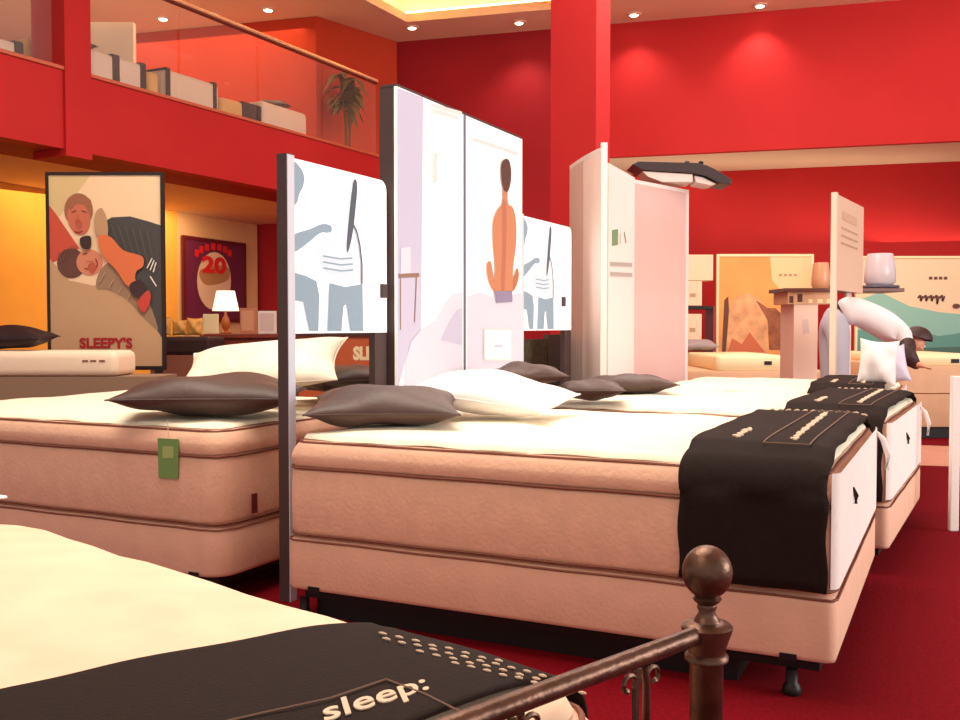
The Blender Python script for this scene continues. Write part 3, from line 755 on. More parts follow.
# ================================================================= FROSTED SCREEN
PINK = mat('frosted_pink_acrylic', (255, 236, 226), .35, alpha=.85, emit=.0)
PALE = mat('pale_pink_board', (250, 238, 232), .5)
GLZ = mat('glass_pink_reflection', (244, 204, 198), .12, alpha=.82)  # pink reflection in the glass is put into its colour
def screen():
    pc = pl(603, 6.72); zt = zat(143, 6.72)
    t = thing('curved_display_screen', pc, 'tall curved pink frosted screen with a white post and green logo', 'display screen')
    L = lambda p: Vector((p.x-pc.x, p.y-pc.y, 0))
    MB().box((-.02, -.02, 0), (.022, .02, zt)).build('post', WHITE, t)
    e = L(pl(569, 7.5)); c = L(pl(583, 7.02)); s = Vector((-.022, .0, 0))
    pts = [s*(1-k/10)**2+c*2*(k/10)*(1-k/10)+e*(k/10)**2 for k in range(11)]
    th = Vector((.01, .012, 0)); mb = MB()
    for a, b in zip(pts[:-1], pts[1:]): mb.prism([a, b, b+th, a+th], .0, zt-.06)
    o = mb.build('curved_wing', PINK, t, smooth=True)
    mb = MB()
    for a, b in zip(pts[:-1], pts[1:]): mb.prism([a, b, b+th, a+th], zt-.059, zt-.03)
    mb.build('top_rail', WHITE, t)
    # pale printed board between the post and the glass
    a, b = L(pl(608, 6.82)), L(pl(634, 7.5)); z2 = zat(166, 6.95); n = Vector((b.y-a.y, -(b.x-a.x), 0)).normalized()
    MB().prism([a, b, b-n*.02, a-n*.02], 0, z2).build('printed_board', PALE, t)
    d = (b-a).normalized()
    sh = Sheet(a+n*.001, d, (0, 0, 1), n)
    def cv(u, v): p = PP(u, v, a+pc+n*.001, n)-pc-a; return (p.dot(d), p.z)
    g = mat('green_print', (120, 156, 110), .6); g2 = mat('grey_print', (190, 176, 170), .6)
    sh.poly([cv(*p) for p in ((612,230),(618,229),(618,245),(612,246))], g)
    sh.line([cv(620, 233), cv(620, 244)], .02, g2); sh.line([cv(624, 232), cv(626, 243)], .02, g)
    for v in (264, 274): sh.line([cv(610, v), cv(632, v+1)], .03, g2)
    sh.build('printed_logo', t)
    # glass leaf with white end post
    a, b = L(pl(634, 7.55)), L(pl(685, 8.1)); z3 = zat(189, 8.0); n = Vector((b.y-a.y, -(b.x-a.x), 0)).normalized()
    MB().prism([a, b, b-n*.014, a-n*.014], 0, z3-.02).build('glass_leaf', GLZ, t)
    MB().prism([a, b, b-n*.03, a-n*.03], z3-.019, z3+.01).build('glass_top_rail', WHITE, t)
    d = (b-a).normalized()
    MB().prism([b+d*.002, b+d*.045, b+d*.045-n*.04, b+d*.002-n*.04], 0, z3+.01).build('end_post', WHITE, t)
screen()
# flat dark overhead fixture
def fixture():
    Y0 = 7.95
    c = PY(680, 176, Y0)
    t = thing('overhead_light_fixture', c+Vector((0, 0, .026)), 'flat dark overhead fixture with a pale underside above the frosted screen', 'light fixture')
    def ext(pts, m, nm, y0, y1, smooth=False):
        if smooth: pts = smoothpoly(pts, 3)
        p = [PY(u, v, Y0)-c for u, v in pts]; n = len(p)
        vs = [(q.x, y0, q.z) for q in p]+[(q.x, y1, q.z) for q in p]
        MB().add(vs, [tuple(range(n)), tuple(reversed(range(n, 2*n)))]+[(i, (i+1) % n, n+(i+1) % n, n+i) for i in range(n)]).build(nm, m, t, bevel=.004)
    ext([(630,170),(636,167),(694,168.5),(704,171),(716,177),(728,185),(727,190),(716,188),(702,181),(690,178.5),(640,175.5)], mat('dark_fixture_shell', (58,44,46), .4), 'shell', -.12, .2)
    ext([(640,176.2),(690,179.3),(690,187),(660,187),(646,182)], mat('pale_tray', (226,206,200), .5), 'tray', -.1, .18)
    ext([(692,180.2),(701,182),(714,188.6),(708,190),(694,187)], MATS['pale_tray'], 'end_tray', -.08, .16)
    for u in (687, 701):
        q = PY(u, 167.5, Y0)-c
        MB().lathe([(.012, 0), (.02, .01), (.02, .025), (.01, .03)], (q.x, 0, q.z-.005), 12).build('ceiling_mount_knob', BLACK, t, smooth=True)
fixture()

# ================================================================= LEFT POSTER STAND
def poster(u0, v0, u1, v1, Y, frame_m, bw_px, label, name='framed_poster', floor=True, yaw=0, depth=.04, cat='poster'):
    """upright board facing the hall; returns root, converter"""
    a, b = PY(u0, v1, Y), PY(u1, v0, Y)
    t = thing(name, (a.x, Y, 0 if floor else a.z), label, cat, None, yaw)
    W, z0, z1 = b.x-a.x, a.z-t.location.z, b.z-t.location.z
    f = bw_px/F*Y
    mb = MB(); mb.box((0, 0, z0), (f, depth, z1)).box((W-f, 0, z0), (W, depth, z1)).box((f, 0, z0), (W-f, depth, z0+f)).box((f, 0, z1-f), (W-f, depth, z1))
    mb.build('frame', frame_m, t)
    MB().box((f, .012, z0+f), (W-f, depth-.002, z1-f)).build('backing', frame_m, t)
    sh = Sheet((0, .011, 0), (1, 0, 0), (0, 0, 1), (0, -1, 0))
    def cv(u, v):
        return ((u-u0)/(u1-u0)*W, z1+(v-v0)/(v1-v0)*(z0-z1))
    return t, sh, cv, W, z0, z1, f
C = lambda n, c: mat('ink_'+n, c, .55)
t, sh, cv, W, z0, z1, f = poster(48, 172, 163, 370, 7.4, FRAMEB, 3, 'black framed poster of a couple lying on a mattress, standing behind the left bed')
sh.poly([cv(*p) for p in ((50.5,175),(160,175),(160,366),(50.5,366))], C('peach', (250,214,172)))
sh.poly([cv(*p) for p in ((50.5,175),(92,175),(62,215),(50.5,222))], C('straw', (226,196,140)))
sh.poly([cv(*p) for p in ((51,205),(58,214),(80,248),(51,264))], C('coral', (212,84,58)))
sh.poly([cv(*p) for p in ((50.5,258),(70,280),(92,285),(108,285),(128,298),(145,318),(160,336),(160,366),(50.5,366))], C('mattress_tan', (206,164,124)))
sh.poly([cv(*p) for p in ((104,222),(112,217),(130,216),(148,221),(160,225),(160,338),(150,322),(142,298),(128,262),(112,246))], C('coat', (74,70,68)))
sh.poly([cv(*p) for p in ((96,288),(100,270),(112,262),(126,276),(142,290),(156,328),(146,322),(126,300),(108,290))], C('shirt', (164,128,100)), True)
sh.poly([cv(*ell(72,263,14,15)[i]) for i in range(24)], C('hair', (108,66,56)))
sh.poly([cv(*p) for p in ell(90,262,13,13)], C('face', (222,138,104)))
sh.poly([cv(*p) for p in ell(80,210,14,17)], C('hairb', (166,104,74)))
sh.poly([cv(*p) for p in ell(80,218,11,17, rot=-.2)], C('faceb', (208,112,84)))
skb = C('cheek', (196, 92, 68)); lip = C('lip', (150, 50, 48)); brow = C('brow', (104, 58, 44))
sh.poly([cv(*p) for p in ((70,204),(74,197),(84,195),(92,200),(92,208),(86,205),(78,204),(72,210))], C('hairb', (166,104,74)), True)
sh.poly([cv(*p) for p in ((76,222),(80,219),(84,224),(80,230))], skb, True); sh.poly([cv(*p) for p in ((88,266),(93,262),(97,268),(92,273))], skb, True)
for q in (((73,212),(78,210.5)), ((83,210.5),(88,212)), ((84,254),(88,252.5)), ((85,268),(89,269))): sh.line([cv(*q[0]), cv(*q[1])], .007, brow)
sh.line([cv(76,231), cv(80,232.5), cv(84,230.5)], .009, lip); sh.line([cv(96,258), cv(98,263), cv(97,267)], .009, lip)
sh.line([cv(80,214), cv(79,221), cv(82,222)], .005, skb); sh.line([cv(87,261), cv(93,261), cv(94,263)], .005, skb)
for k in range(7): sh.line([cv(60+2.5*k, 252-1.2*k), cv(63+2.5*k, 262-2*k)], .006, C('hairc', (134, 88, 74)))
for k in range(6): sh.line([cv(112+7*k, 224+1.2*k), cv(120+7*k, 246+5*k)], .008, C('coatfold', (92, 88, 86)))
for k in range(4): sh.line([cv(106+8*k, 272+7*k), cv(100+9*k, 282+6*k)], .008, C('shirtfold', (186, 150, 120)))
sh.poly([cv(*p) for p in ((97,214),(103,208),(108,218),(109,234),(102,238),(97,230))], C('blonde', (196,152,112)), True)
sh.poly([cv(*p) for p in ((82,238),(92,236),(92,248),(84,248))], C('dark', (64,40,40)), True)
sh.poly([cv(*p) for p in ((100,236),(112,237),(124,250),(142,256),(143,266),(136,272),(134,286),(126,284),(117,270),(103,254))], C('arm', (230,118,70)), True)
sh.poly([cv(*p) for p in ((130,284),(140,280),(146,290),(140,298),(132,294))], C('dark', (64,40,40)), True)
sh.poly([cv(*p) for p in ((138,300),(148,290),(150,300),(144,312),(139,308))], C('redd', (206,70,58)), True)
for k in range(3): sh.line([cv(147+3*k, 268+2*k), cv(152+2*k, 258+2*k)], .009, C('paper', (236,226,214)))
sh.line([cv(150, 276), cv(156, 286)], .01, C('paper', (236,226,214)))
sh.build('printed_picture', t)
A, B = cv(79, 345), cv(131, 345)
vs, fs = text_mesh("SLEEPY'S", .1, bold=.004); w = max(v.x for v in vs)-min(v.x for v in vs); k = (B[0]-A[0])/w
mk('printed_name', [((A[0]+B[0])/2+v.x*k, .0028, A[1]+v.y*k*.95+.012) for v in vs], fs, C('logo_red', (176,24,32)), t)
mb = MB(); mb.box((.03, .0, 0), (.08, .04, z0-.001)).box((W-.08, 0, 0), (W-.03, .04, z0-.001)); mb.build('stand', FRAMEB, t)
MB().box((.45*W, -.002, z0+.012), (W-.03, .0, z0+.03)).build('sill_strip', FRAMEB, t)

# purple anniversary poster hung on the beige wall
a, b = uw(182, .03), uw(245, .03); d = (b-a).normalized(); nn_ = Vector((d.y, -d.x, 0)); zt_, zb_ = zat(235, a.y), zat(322, a.y)
t = thing('framed_poster', (a.x, a.y, zb_), 'purple framed wall poster with a pale oval and the number 20', 'poster', None, math.atan2(d.y, d.x))
W = (b-a).length; Hh = zt_-zb_; f = .05
mb = MB(); mb.box((0, -.03, 0), (f, .0, Hh)).box((W-f, -.03, 0), (W, 0, Hh)).box((f, -.03, 0), (W-f, 0, f)).box((f, -.03, Hh-f), (W-f, 0, Hh)); mb.build('frame', mat('maroon_frame', (96, 20, 24), .5), t)
MB().box((f, -.015, f), (W-f, 0, Hh-f)).build('backing', C('aubergine', (104,32,62)), t)
sh = Sheet((0, -.016, 0), (1, 0, 0), (0, 0, 1), (0, -1, 0))
mi_ = (Matrix.Translation(t.location) @ Matrix.Rotation(t.rotation_euler.z, 4, 'Z')).inverted()
def cv(u, v): p = mi_ @ PP(u, v, a+nn_*.016, nn_); return (p.x, p.z)
sh.poly([cv(*p) for p in ell(214,281,17,29)], C('oval', (226,192,158)))
sh.poly([cv(*p) for p in ((200,270),(226,266),(228,280),(206,285))], C('gilt', (176,128,84)), True)
for i in range(7):
    an = PI*(.2+.6*i/6); sh.line([cv(213-20*math.cos(an)-2, 262-16*math.sin(an)), cv(213-20*math.cos(an)+2, 262-16*math.sin(an)+1)], .10, C('scarlet', (214,32,34)))
sh.build('printed_picture', t)
A = cv(214, 266); vs, fs = text_mesh('20', .42, bold=.02)
mk('printed_number', [(A[0]+v.x*1.35, -.024, A[1]+v.y*.75) for v in vs], fs, C('scarlet', (214,32,34)), t)

# ================================================================= THINGS UNDER THE GALLERY
# low side table with lamp and frames
def table_at(px0, px1, Y, vtop, label, m, name='side_table', cat='table', dep=.6):
    x0, x1, z = xat(px0, Y), xat(px1, Y), zat(vtop, Y)
    t = thing(name, ((x0+x1)/2, Y, 0), label, cat); w = (x1-x0)/2
    MB().box((-w, 0, z-.04), (w, dep, z)).build('table_top', m, t, bevel=.006)
    MB().box((-w+.03, .03, z-.14), (w-.03, dep-.03, z-.041)).build('apron', m, t)
    for sx in (-1, 1):
        for y in (.03, dep-.09):
            MB().box((sx*(w-.06)-.03, y, 0), (sx*(w-.06)+.03, y+.06, z-.141)).build('leg', m, t)
    return t, z
WOODR = mat('red_brown_wood', (132, 52, 30), .45, var=.15, scale=8)
Yt = 9.2
tt, ztab = table_at(200, 292, Yt, 334, 'red-brown side table carrying the lamp and small frames under the gallery', WOODR)
lp = PY(225, 334, Yt+.3)
t = thing('table_lamp', (xat(226, Yt+.25), Yt+.25, ztab+.001), 'table lamp with a glowing cream shade on the red-brown table', 'lamp')
k = Yt/F
MB().lathe([(.05, 0), (.055, .012), (.02, .03), (.035, .06), (.045, .10), (.03, .15), (.012, .18), (.01, .23)], n=20).build('lamp_base', mat('amber_ceramic', (176, 92, 40), .3), t, smooth=True)
zs0, zs1 = zat(311, Yt+.25)-ztab, zat(291, Yt+.25)-ztab
mb = MB(); mb.lathe([(.125, zs0), (.085, zs1)], n=28); mb.build('lamp_shade', mat('lit_shade', (255, 240, 200), .8, emit=1.5), t, smooth=True)
def upright(name, u0, u1, v0, v1, Y, m, label, cat, m2=None, z=None):
    a = PY(u0, v1, Y); b = PY(u1, v0, Y)
    t = thing(name, (a.x, Y, z if z is not None else a.z), label, cat)
    h = b.z-t.location.z; w = b.x-a.x
    MB().box((0, 0, 0), (w, .03, h)).build('board', m, t, bevel=.004)
    MB().box((w*.1, -.003, h*.12), (w*.9, -.001, h*.9)).build('face', m2 or m, t)
    return t
upright('photo_frame', 240, 255, 308, 334, Yt+.1, mat('terracotta_board', (196,124,92), .6), 'terracotta-coloured small frame standing right of the lit lamp', 'frame', mat('terracotta_print', (216,156,118), .6), z=ztab+.001)
upright('photo_frame', 258, 276, 311, 333, Yt+.12, WHITE, 'white small frame standing beside the dark panel post', 'frame', mat('frame_print', (222,196,190), .6), z=ztab+.001)
upright('photo_frame', 203, 218, 314, 334, Yt+.15, CREAML, 'small cream card standing left of the lit lamp', 'frame', z=ztab+.001)
# ochre sofa-like bed behind the poster
def soft_box(name, x0, x1, y0, y1, z0, z1, m, label, cat, parts=()):
    t = thing(name, (x0, y0, z0), label, cat)
    slab('cushion' if cat != 'mattress' else 'mattress_body', x1-x0, y1-y0, .06, [(.02, 0), (.004, .02), (0, (z1-z0)/2), (.006, z1-z0-.02), (.03, z1-z0-.003), (.10, z1-z0)], m, t)
    return t
Yb = 8.6
x0, x1 = xat(150, Yb), xat(208, Yb)
t = thing('upholstered_bench', (x0, Yb, 0), 'brown bench with a dark seat and ochre cushions right of the couple poster', 'bench')
w = x1-x0; zA, zB_, zC = zat(378, Yb), zat(355, Yb), zat(337, Yb)
MB().box((0, 0, 0), (w, .5, zB_)).build('bench_base', mat('brown_base', (150, 92, 70), .6), t)
MB().box((-.01, -.01, zB_+.001), (w+.02, .51, zC)).build('bench_seat', mat('dark_seat', (50, 24, 20), .7), t, bevel=.03)
for i, (u, hgt) in enumerate(((160, 317), (176, 320), (191, 318))):
    z1_ = zat(hgt, Yb+.3); c = Vector((xat(u+6, Yb+.3), Yb+.25, (zC+z1_)/2+.005))
    pillow('cushion', c, .135, z1_-zC-.01, .08, R((-10, 6, 14)[i]), (R(90), 0), mat('ochre_velvet', (232, 168, 84), .7, var=.12, scale=9), ('ochre cushion nearest the couple poster on the dark bench', 'middle ochre cushion on the dark bench', 'ochre cushion at the table end of the dark bench')[i], 'cushion', seed=20+i)
# orange counter with lettering
Yc = 8.4
a, b = PY(298, 333, Yc), PY(378, 333, Yc)
t = thing('display_counter', (a.x, Yc, 0), 'orange-brown counter with pale lettering seen below the backlit panel', 'counter')
MB().box((0, 0, 0), (b.x-a.x, .5, a.z-.03)).build('counter_front', mat('orange_laminate', (196, 92, 44), .5, var=.1, scale=5), t)
MB().box((-.01, -.02, a.z-.029), (b.x-a.x+.01, .52, a.z)).build('counter_top', mat('dark_top', (70, 30, 24), .5), t)
vs, fs = text_mesh('SLE', .1, bold=.006); w = max(v.x for v in vs)-min(v.x for v in vs)
p, q = PY(353, 354, Yc), PY(373, 354, Yc); k = (q.x-p.x)/w
mk('printed_letters', [((p.x+q.x)/2-a.x+v.x*k, -.003, p.z+v.y*k*1.3) for v in vs], fs, CREAML, t)
# small bed behind the left bed at the frame edge
Yd = 6.5
x0, x1 = xat(-90, Yd), xat(116, Yd); ztp = zat(351, Yd); zbt = zat(376, Yd)
t = thing('mattress', (x0, Yd, zbt), 'cream mattress behind the left bed, under the black bolster', 'mattress')
slab('mattress_body', x1-x0, .4, .05, [(.02, 0), (.004, .01), (0, .04), (0, ztp-zbt-.05), (.006, ztp-zbt-.02), (.03, ztp-zbt-.003), (.1, ztp-zbt)], mat('cream_pink_ticking', (250, 224, 196), .8), t)
A = PY(94, 361, Yd)
for i, (du) in enumerate((-12, -4, 5)):
    MB().box((xat(94+du, Yd)-x0, -.004, A.z-zbt-.005), (xat(94+du+6, Yd)-x0, -.002, A.z-zbt+.006)).build('printed_mark', PIPE, t)
t = thing('divan', (x0, Yd, 0), 'grey-brown base under the cream mattress behind the left bed', 'bed base')
MB().box((.01, .01, 0), (x1-x0+.28, .39, zbt-.004)).build('base_body', mat('greige_base', (150, 120, 96), .7), t)
pillow('pillow', Vector((xat(6, Yd+.2), Yd+.2, ztp+.085)), .60, .34, .16, 0, (R(3), 0), mat('black_satin', (38, 16, 16), .6), 'black rounded pillow on the cream mattress before the ochre wall', seed=13)
t = bpy.data.objects['pillow.010'] if 'pillow.010' in bpy.data.objects else None

# ================================================================= UPSTAIRS BEDS AND PLANT
WT = mat('gallery_white_ticking', (222, 196, 172), .8); TN = mat('gallery_tan_ticking', (214, 162, 98), .8); DK = mat('gallery_dark_runner', (56, 34, 30), .8)
def upbed(u0, u1, vt, label, m=WT, stripes=(), pil=None, off=.45):
    a, b = mz(u0, off), mz(u1, off); L = (b-a).length; z1 = zat(vt, a.y)
    t = thing('gallery_bed', (a.x, a.y, ZL+.001), label, 'bed', 'beds upstairs on the gallery', math.atan2(mdir.y, mdir.x))
    h = z1-ZL
    slab('mattress_body', L, .9, .06, [(.02, .30), (0, .33), (0, h-.05), (.01, h-.015), (.04, h)], m, t)
    slab('bed_base', L, .9, .05, [(.02, 0), (.0, .03), (0, .27), (.01, .295)], m, t)
    for (s0, s1) in stripes:
        MB().box((s0*L, -.012, .1), (s1*L, -.002, h+.006)).box((s0*L, -.002, h+.003), (s1*L, .9, h+.010)).build('dark_runner', DK, t)
    if pil:
        c = a+mdir*L*pil[0]+mnor*.35; pillow('gallery_pillow', Vector((c.x, c.y, ZL+h+.095)), .42, .34, .12, 0, (R(8), 0), DPIL, pil[1], seed=31)
    return t
upbed(-30, 27, 27, 'white gallery bed at the left frame edge beyond the glass', stripes=((.84, .99),))
upbed(29, 58, 36, 'tan low gallery bed just left of the red pilaster', TN, stripes=((.65, .85),), off=.5)
upbed(94, 148, 48, 'white gallery bed with dark bands just right of the red pilaster', stripes=((.38, .50), (.90, 1.0)), pil=(.10, 'dark pillow on the gallery bed next to the red pilaster'))
upbed(151, 163, 70, 'tiny tan gallery bed end between the two white beds', TN, off=.45)
upbed(168, 222, 68, 'white gallery bed with dark bands in the middle of the gallery', stripes=((0, .07), (.86, .92)))
upbed(224, 262, 96, 'tan gallery bed with one broad black band', TN, stripes=((.5, 1.0),))
upbed(264, 309, 100, 'white gallery bed nearest the potted plant', pil=(.7, 'dark pillow on the white gallery bed nearest the potted plant'))
pp = mz(348, .62)
t = thing('potted_plant', (pp.x, pp.y, ZL+.001), 'slender dark green palm in a pot behind the gallery glass', 'plant')
MB().lathe([(.10, 0), (.13, .02), (.16, .30), (.17, .32), (.14, .32), (.13, .28)], n=20).build('pot', mat('terracotta_pot', (128, 52, 36), .7), t, smooth=True)
LEAF = mat('dark_leaf', (96, 86, 30), .6, var=.3, scale=10); mbs = MB(); mbl = MB(); random.seed(3)
ztree = zat(85, pp.y)-ZL
for i in range(3):
    a = i*2.1; mbs.tube([(.02*math.cos(a), .02*math.sin(a), .28), (.04*math.cos(a), .04*math.sin(a), ztree*.6), (.10*math.cos(a), .1*math.sin(a), ztree-.1*i)], [.018, .014, .01], 7)
for i in range(36):
    a = random.uniform(0, 2*PI); st = Vector((.08*math.cos(i*2.1), .08*math.sin(i*2.1), ztree-random.uniform(0, .45)+.12)); ln = random.uniform(.22, .42)
    dv = Vector((math.cos(a), math.sin(a), 0)); up = random.uniform(-.1, .8); sd = Vector((-dv.y, dv.x, 0))
    pts = [st+dv*ln*f+Vector((0, 0, ln*(up*f-.95*f*f))) for f in (0, .2, .4, .6, .8, 1)]; ws = [.01, .045, .06, .05, .03, .004]
    for j in range(5):
        mbl.add([pts[j]-sd*ws[j], pts[j]+sd*ws[j], pts[j+1]+sd*ws[j+1], pts[j+1]-sd*ws[j+1]], [(0, 1, 2, 3)])
mbs.build('stem', mat('plant_stem', (110, 78, 40), .8), t, smooth=True); mbl.build('foliage', LEAF, t)

# ================================================================= FAR RIGHT: WALL DISPLAYS, COUNTER, BEDS
Yp = 13.0
sa = mat('sunset_print', (240, 160, 84), .6, var=.14, scale=1.6)
t, sh, cv, W, z0, z1, f = poster(716, 254, 814, 362, Yp, CREAML, 2.5, 'large orange and yellow landscape poster standing on the far wall bed', name='wall_poster')
sh.poly([cv(*p) for p in ((718.5,256.5),(811.5,256.5),(811.5,359.5),(718.5,359.5))], sa)
sh.poly([cv(*p) for p in ((770,256.5),(811.5,256.5),(811.5,318),(790,300),(772,280))], C('pale_sky', (246,208,152)))
sh.poly([cv(*p) for p in ((726,359.5),(729,310),(735,298),(748,293),(758,297),(766,310),(770,359.5))], mat('rock_print', (232,164,112), .6, var=.3, scale=6), False)
sh.poly([cv(*p) for p in ((722,352),(724,300),(728,296),(729,310),(726,352))], C('umber', (98,52,34)))
sh.poly([cv(*p) for p in ((756,300),(768,308),(776,308),(786,318),(786,350),(770,350),(768,320))], mat('brush_print', (150,84,48), .6, var=.4, scale=9))
sh.poly([cv(*p) for p in ((728,352),(732,338),(742,344),(750,332),(760,345),(766,352))], C('rust', (206,104,62)))
for i in range(4): sh.line([cv(779+5*i, 275), cv(782+5*i, 275)], .03, C('caption', (186,142,110)))
sh.build('printed_picture', t)
t, sh, cv, W, z0, z1, f = poster(855, 256, 985, 366, Yp-.9, CREAML, 2, 'wide beige and teal seaside poster at the right edge of the far wall', name='wall_poster')
sh.poly([cv(*p) for p in ((857,258),(983,258),(983,364),(857,364))], C('sand', (238,204,166)))
sh.poly([cv(*p) for p in ((857,300),(880,292),(910,306),(940,312),(983,316),(983,364),(857,364))], C('sea', (140,186,170)))
sh.poly([cv(*p) for p in ((857,330),(900,326),(940,336),(983,330),(983,364),(857,364))], C('deep_sea', (92,146,134)))
sh.poly([cv(*p) for p in ((857,350),(983,346),(983,364),(857,364))], C('kelp', (70,104,92)))
for i in range(4): sh.line([cv(929+5*i, 278), cv(932.5+5*i, 278)], .035, C('umber', (98,52,34)))
for i in range(5):
    u = 918+5.5*i; sh.line([cv(u, 298), cv(u+2.5, 295), cv(u+3, 301+(3 if i == 3 else 0)), cv(u+5, 296)], .022, C('umber', (98,52,34)))
sh.poly([cv(*p) for p in ell(957,306,4,2.5)], C('umber', (98,52,34)))
sh.build('printed_picture', t)
# shelf of small pictures beside the orange poster
Yk = 12.6
a, b = xat(684, Yk), xat(713, Yk)
t = thing('display_shelf', (a, Yk, 0), 'dark shelf unit with stacked pale boxes left of the orange poster', 'shelf')
w = b-a
zs_ = [zat(v, Yk) for v in (306, 342, 372)]
for zz in zs_: MB().box((-.2, 0, zz-.04), (w+.0, .45, zz)).build('shelf_board', BLACK, t)
MB().box((-.24, 0, 0), (-.201, .45, zs_[0])).box((w+.001, 0, 0), (w+.03, .45, zs_[0])).build('side_panel', mat('maroon_panel', (140, 30, 26), .5), t)
bx_lab = ('pale box on the top board of the dark shelf, under the wide box', 'pale box on the middle board of the dark shelf')
for i, (va, vb, up_) in enumerate(((281, 305, zs_[0]), (314, 341, zs_[1]))):
    tb_ = thing('display_box', (a, Yk+.02, up_+.002), bx_lab[i], 'box', 'pale boxes on the dark shelf')
    h_ = zat(va, Yk)-up_
    MB().box((-.18, 0, 0), (w*.62, .3, h_)).build('carton', mat('pale_carton', (240, 206, 172), .7), tb_, bevel=.008)
    MB().box((w*.2, -.003, h_*.35), (w*.4, -.001, h_*.5)).build('printed_mark', C('caption', (186,142,110)), tb_)
tb_ = thing('display_box', (a, Yk+.02, zat(281, Yk)+.006), 'widest pale box, lying on top of the stack beside the frosted screen', 'box', 'pale boxes on the dark shelf')
MB().box((-.18, 0, 0), (w*1.0, .3, zat(255, Yk)-zat(281, Yk))).build('carton', MATS['pale_carton'], tb_, bevel=.008)
pillow('pillow', Vector((xat(698, Yk-.5), Yk-.42, zat(356, 10.6)+.085)), .5, .3, .14, 0, (R(6), 0), mat('grey_satin', (150, 132, 132), .6), 'grey pillow on the far counter bed below the dark shelf', seed=14)
# far beds
def farbed(u0, u1, Y, vt, vm, vb, label, depth=1.2, mark=None, pad=None, u0p=None):
    x0, x1 = xat(u0, Y), xat(u1, Y); zt, zb_ = zat(vt, Y), max(.1, zat(vb, Y))
    t = thing('display_bed', (x0, Y, 0), label, 'bed')
    MB().box((.05, .08, 0), (x1-x0-.05, depth, zb_-.001)).build('dark_gap_fill', BLACK, t)  # black block fills the dark gap below the bed body
    slab('bed_body', x1-x0, depth, .05, [(.01, zb_), (0, zb_+.02), (0, zt-.03), (.01, zt)], BEIL, t)
    piping(x1-x0, depth, .05, (zt*.55+zb_*.45), .006, t)
    if pad:
        xa, xb = xat(pad[0], Y)-x0, xat(pad[1], Y)-x0; zp = zat(pad[2], Y)
        o = slab('topper', xb-xa, depth-.1, .05, [(.01, zt+.002), (0, zt+.02), (0, zp-.02), (.02, zp)], CREAML, t); o.location = (xa, .03, 0)
        if mark:
            A = PY(mark[0], mark[1], Y+.03); MB().box((A.x-x0-.04, .024, A.z-.02), (A.x-x0+.04, .029, A.z+.02)).build('sewn_label', BLACK, t)
    return t
farbed(676, 830, 10.6, 371, 0, 440, 'beige display bed with a cream topper under the orange poster', depth=1.75, pad=(717, 790, 356), mark=(768, 363))
farbed(899, 1010, 9.7, 366, 0, 427, 'beige display bed on a black plinth under the teal poster', depth=2.0, pad=(918, 1010, 356), mark=(955, 361))
# tall counter
Ys = 9.0
def counter():
    x0, x1 = xat(784, Ys), xat(904, Ys); z = zat(288, Ys)
    t = thing('tall_counter', (x0, Ys, 0), 'tall pale counter with a thin dark-edged top carrying the vases', 'counter')
    MB().box((0, 0, z-.035), (x1-x0, .5, z)).build('counter_top', mat('dark_edge_top', (112, 72, 62), .4), t, bevel=.005)
    MB().box((.04, .03, zat(304, Ys)), (xat(833, Ys)-x0, .47, z-.036)).build('apron', BEIL, t)
    MB().box((xat(795, Ys)-x0, .04, 0), (xat(819, Ys)-x0, .44, zat(304, Ys)-.001)).build('pedestal', mat('pale_pedestal', (240, 206, 186), .5), t)
    MB().box((xat(850, Ys)-x0, .1, 0), (xat(855, Ys)-x0, .15, z-.036)).build('slim_leg', WHITE, t)
    sh = Sheet((0, .038, 0), (1, 0, 0), (0, 0, 1), (0, -1, 0))
    def cv(u, v): p = PY(u, v, Ys+.04); return (p.x-x0, p.z)
    sh.poly([cv(*p) for p in ((802,320),(808,319),(809,333),(803,334))], mat('pedestal_print', (216,190,186), .6)); sh.build('printed_mark', t)
    sh = Sheet((0, .028, 0), (1, 0, 0), (0, 0, 1), (0, -1, 0))
    sh2 = [(789,296,793,303),(797,294,802,302),(808,299,812,303),(817,299,822,303),(826,299,830,303)]
    for q in sh2:
        sh.poly([cv(q[0],q[1]), cv(q[2],q[1]), cv(q[2],q[3]), cv(q[0],q[3])], C('umber', (98,52,34)) if q[0] < 803 else CREAML)
    sh.build('printed_band', t)
    return z
zc_ = counter()
FG = mat('frosted_glass', (232, 220, 226), .2, alpha=.85); PE = mat('peach_glass', (226, 164, 124), .3, alpha=.95)
def vase(u, w_px, vtop, m, label, tray=False, Y=Ys+.2):
    r = w_px/2/F*Y; x = xat(u, Y); h = zat(vtop, Y)-zc_
    t = thing('glass_vase', (x, Y, zc_+.002), label, 'vase')
    b = .0
    if tray:
        MB().lathe([(r*1.15, 0), (r*1.25, .012), (r*1.22, .028), (r*1.1, .03)], n=24).build('tray', mat('slate_tray', (96, 92, 112), .4), t, smooth=True); b = .031
    MB().lathe([(r*.8, b), (r, b+.03), (r*1.0, b+h*.4), (r*.84, b+h*.95-b), (r*.8, h-b*.0), (r*.74, h), (r*.78, h*.9)], n=24).build('vessel', m, t, smooth=True)
vase(820, 18, 263, PE, 'peach vase on the tall counter left of the narrow sign'); vase(846, 20, 264, PE, 'peach vase on the tall counter directly behind the narrow sign')
vase(879, 30, 254, FG, 'large frosted glass vase on a slate tray at the counter end', True)
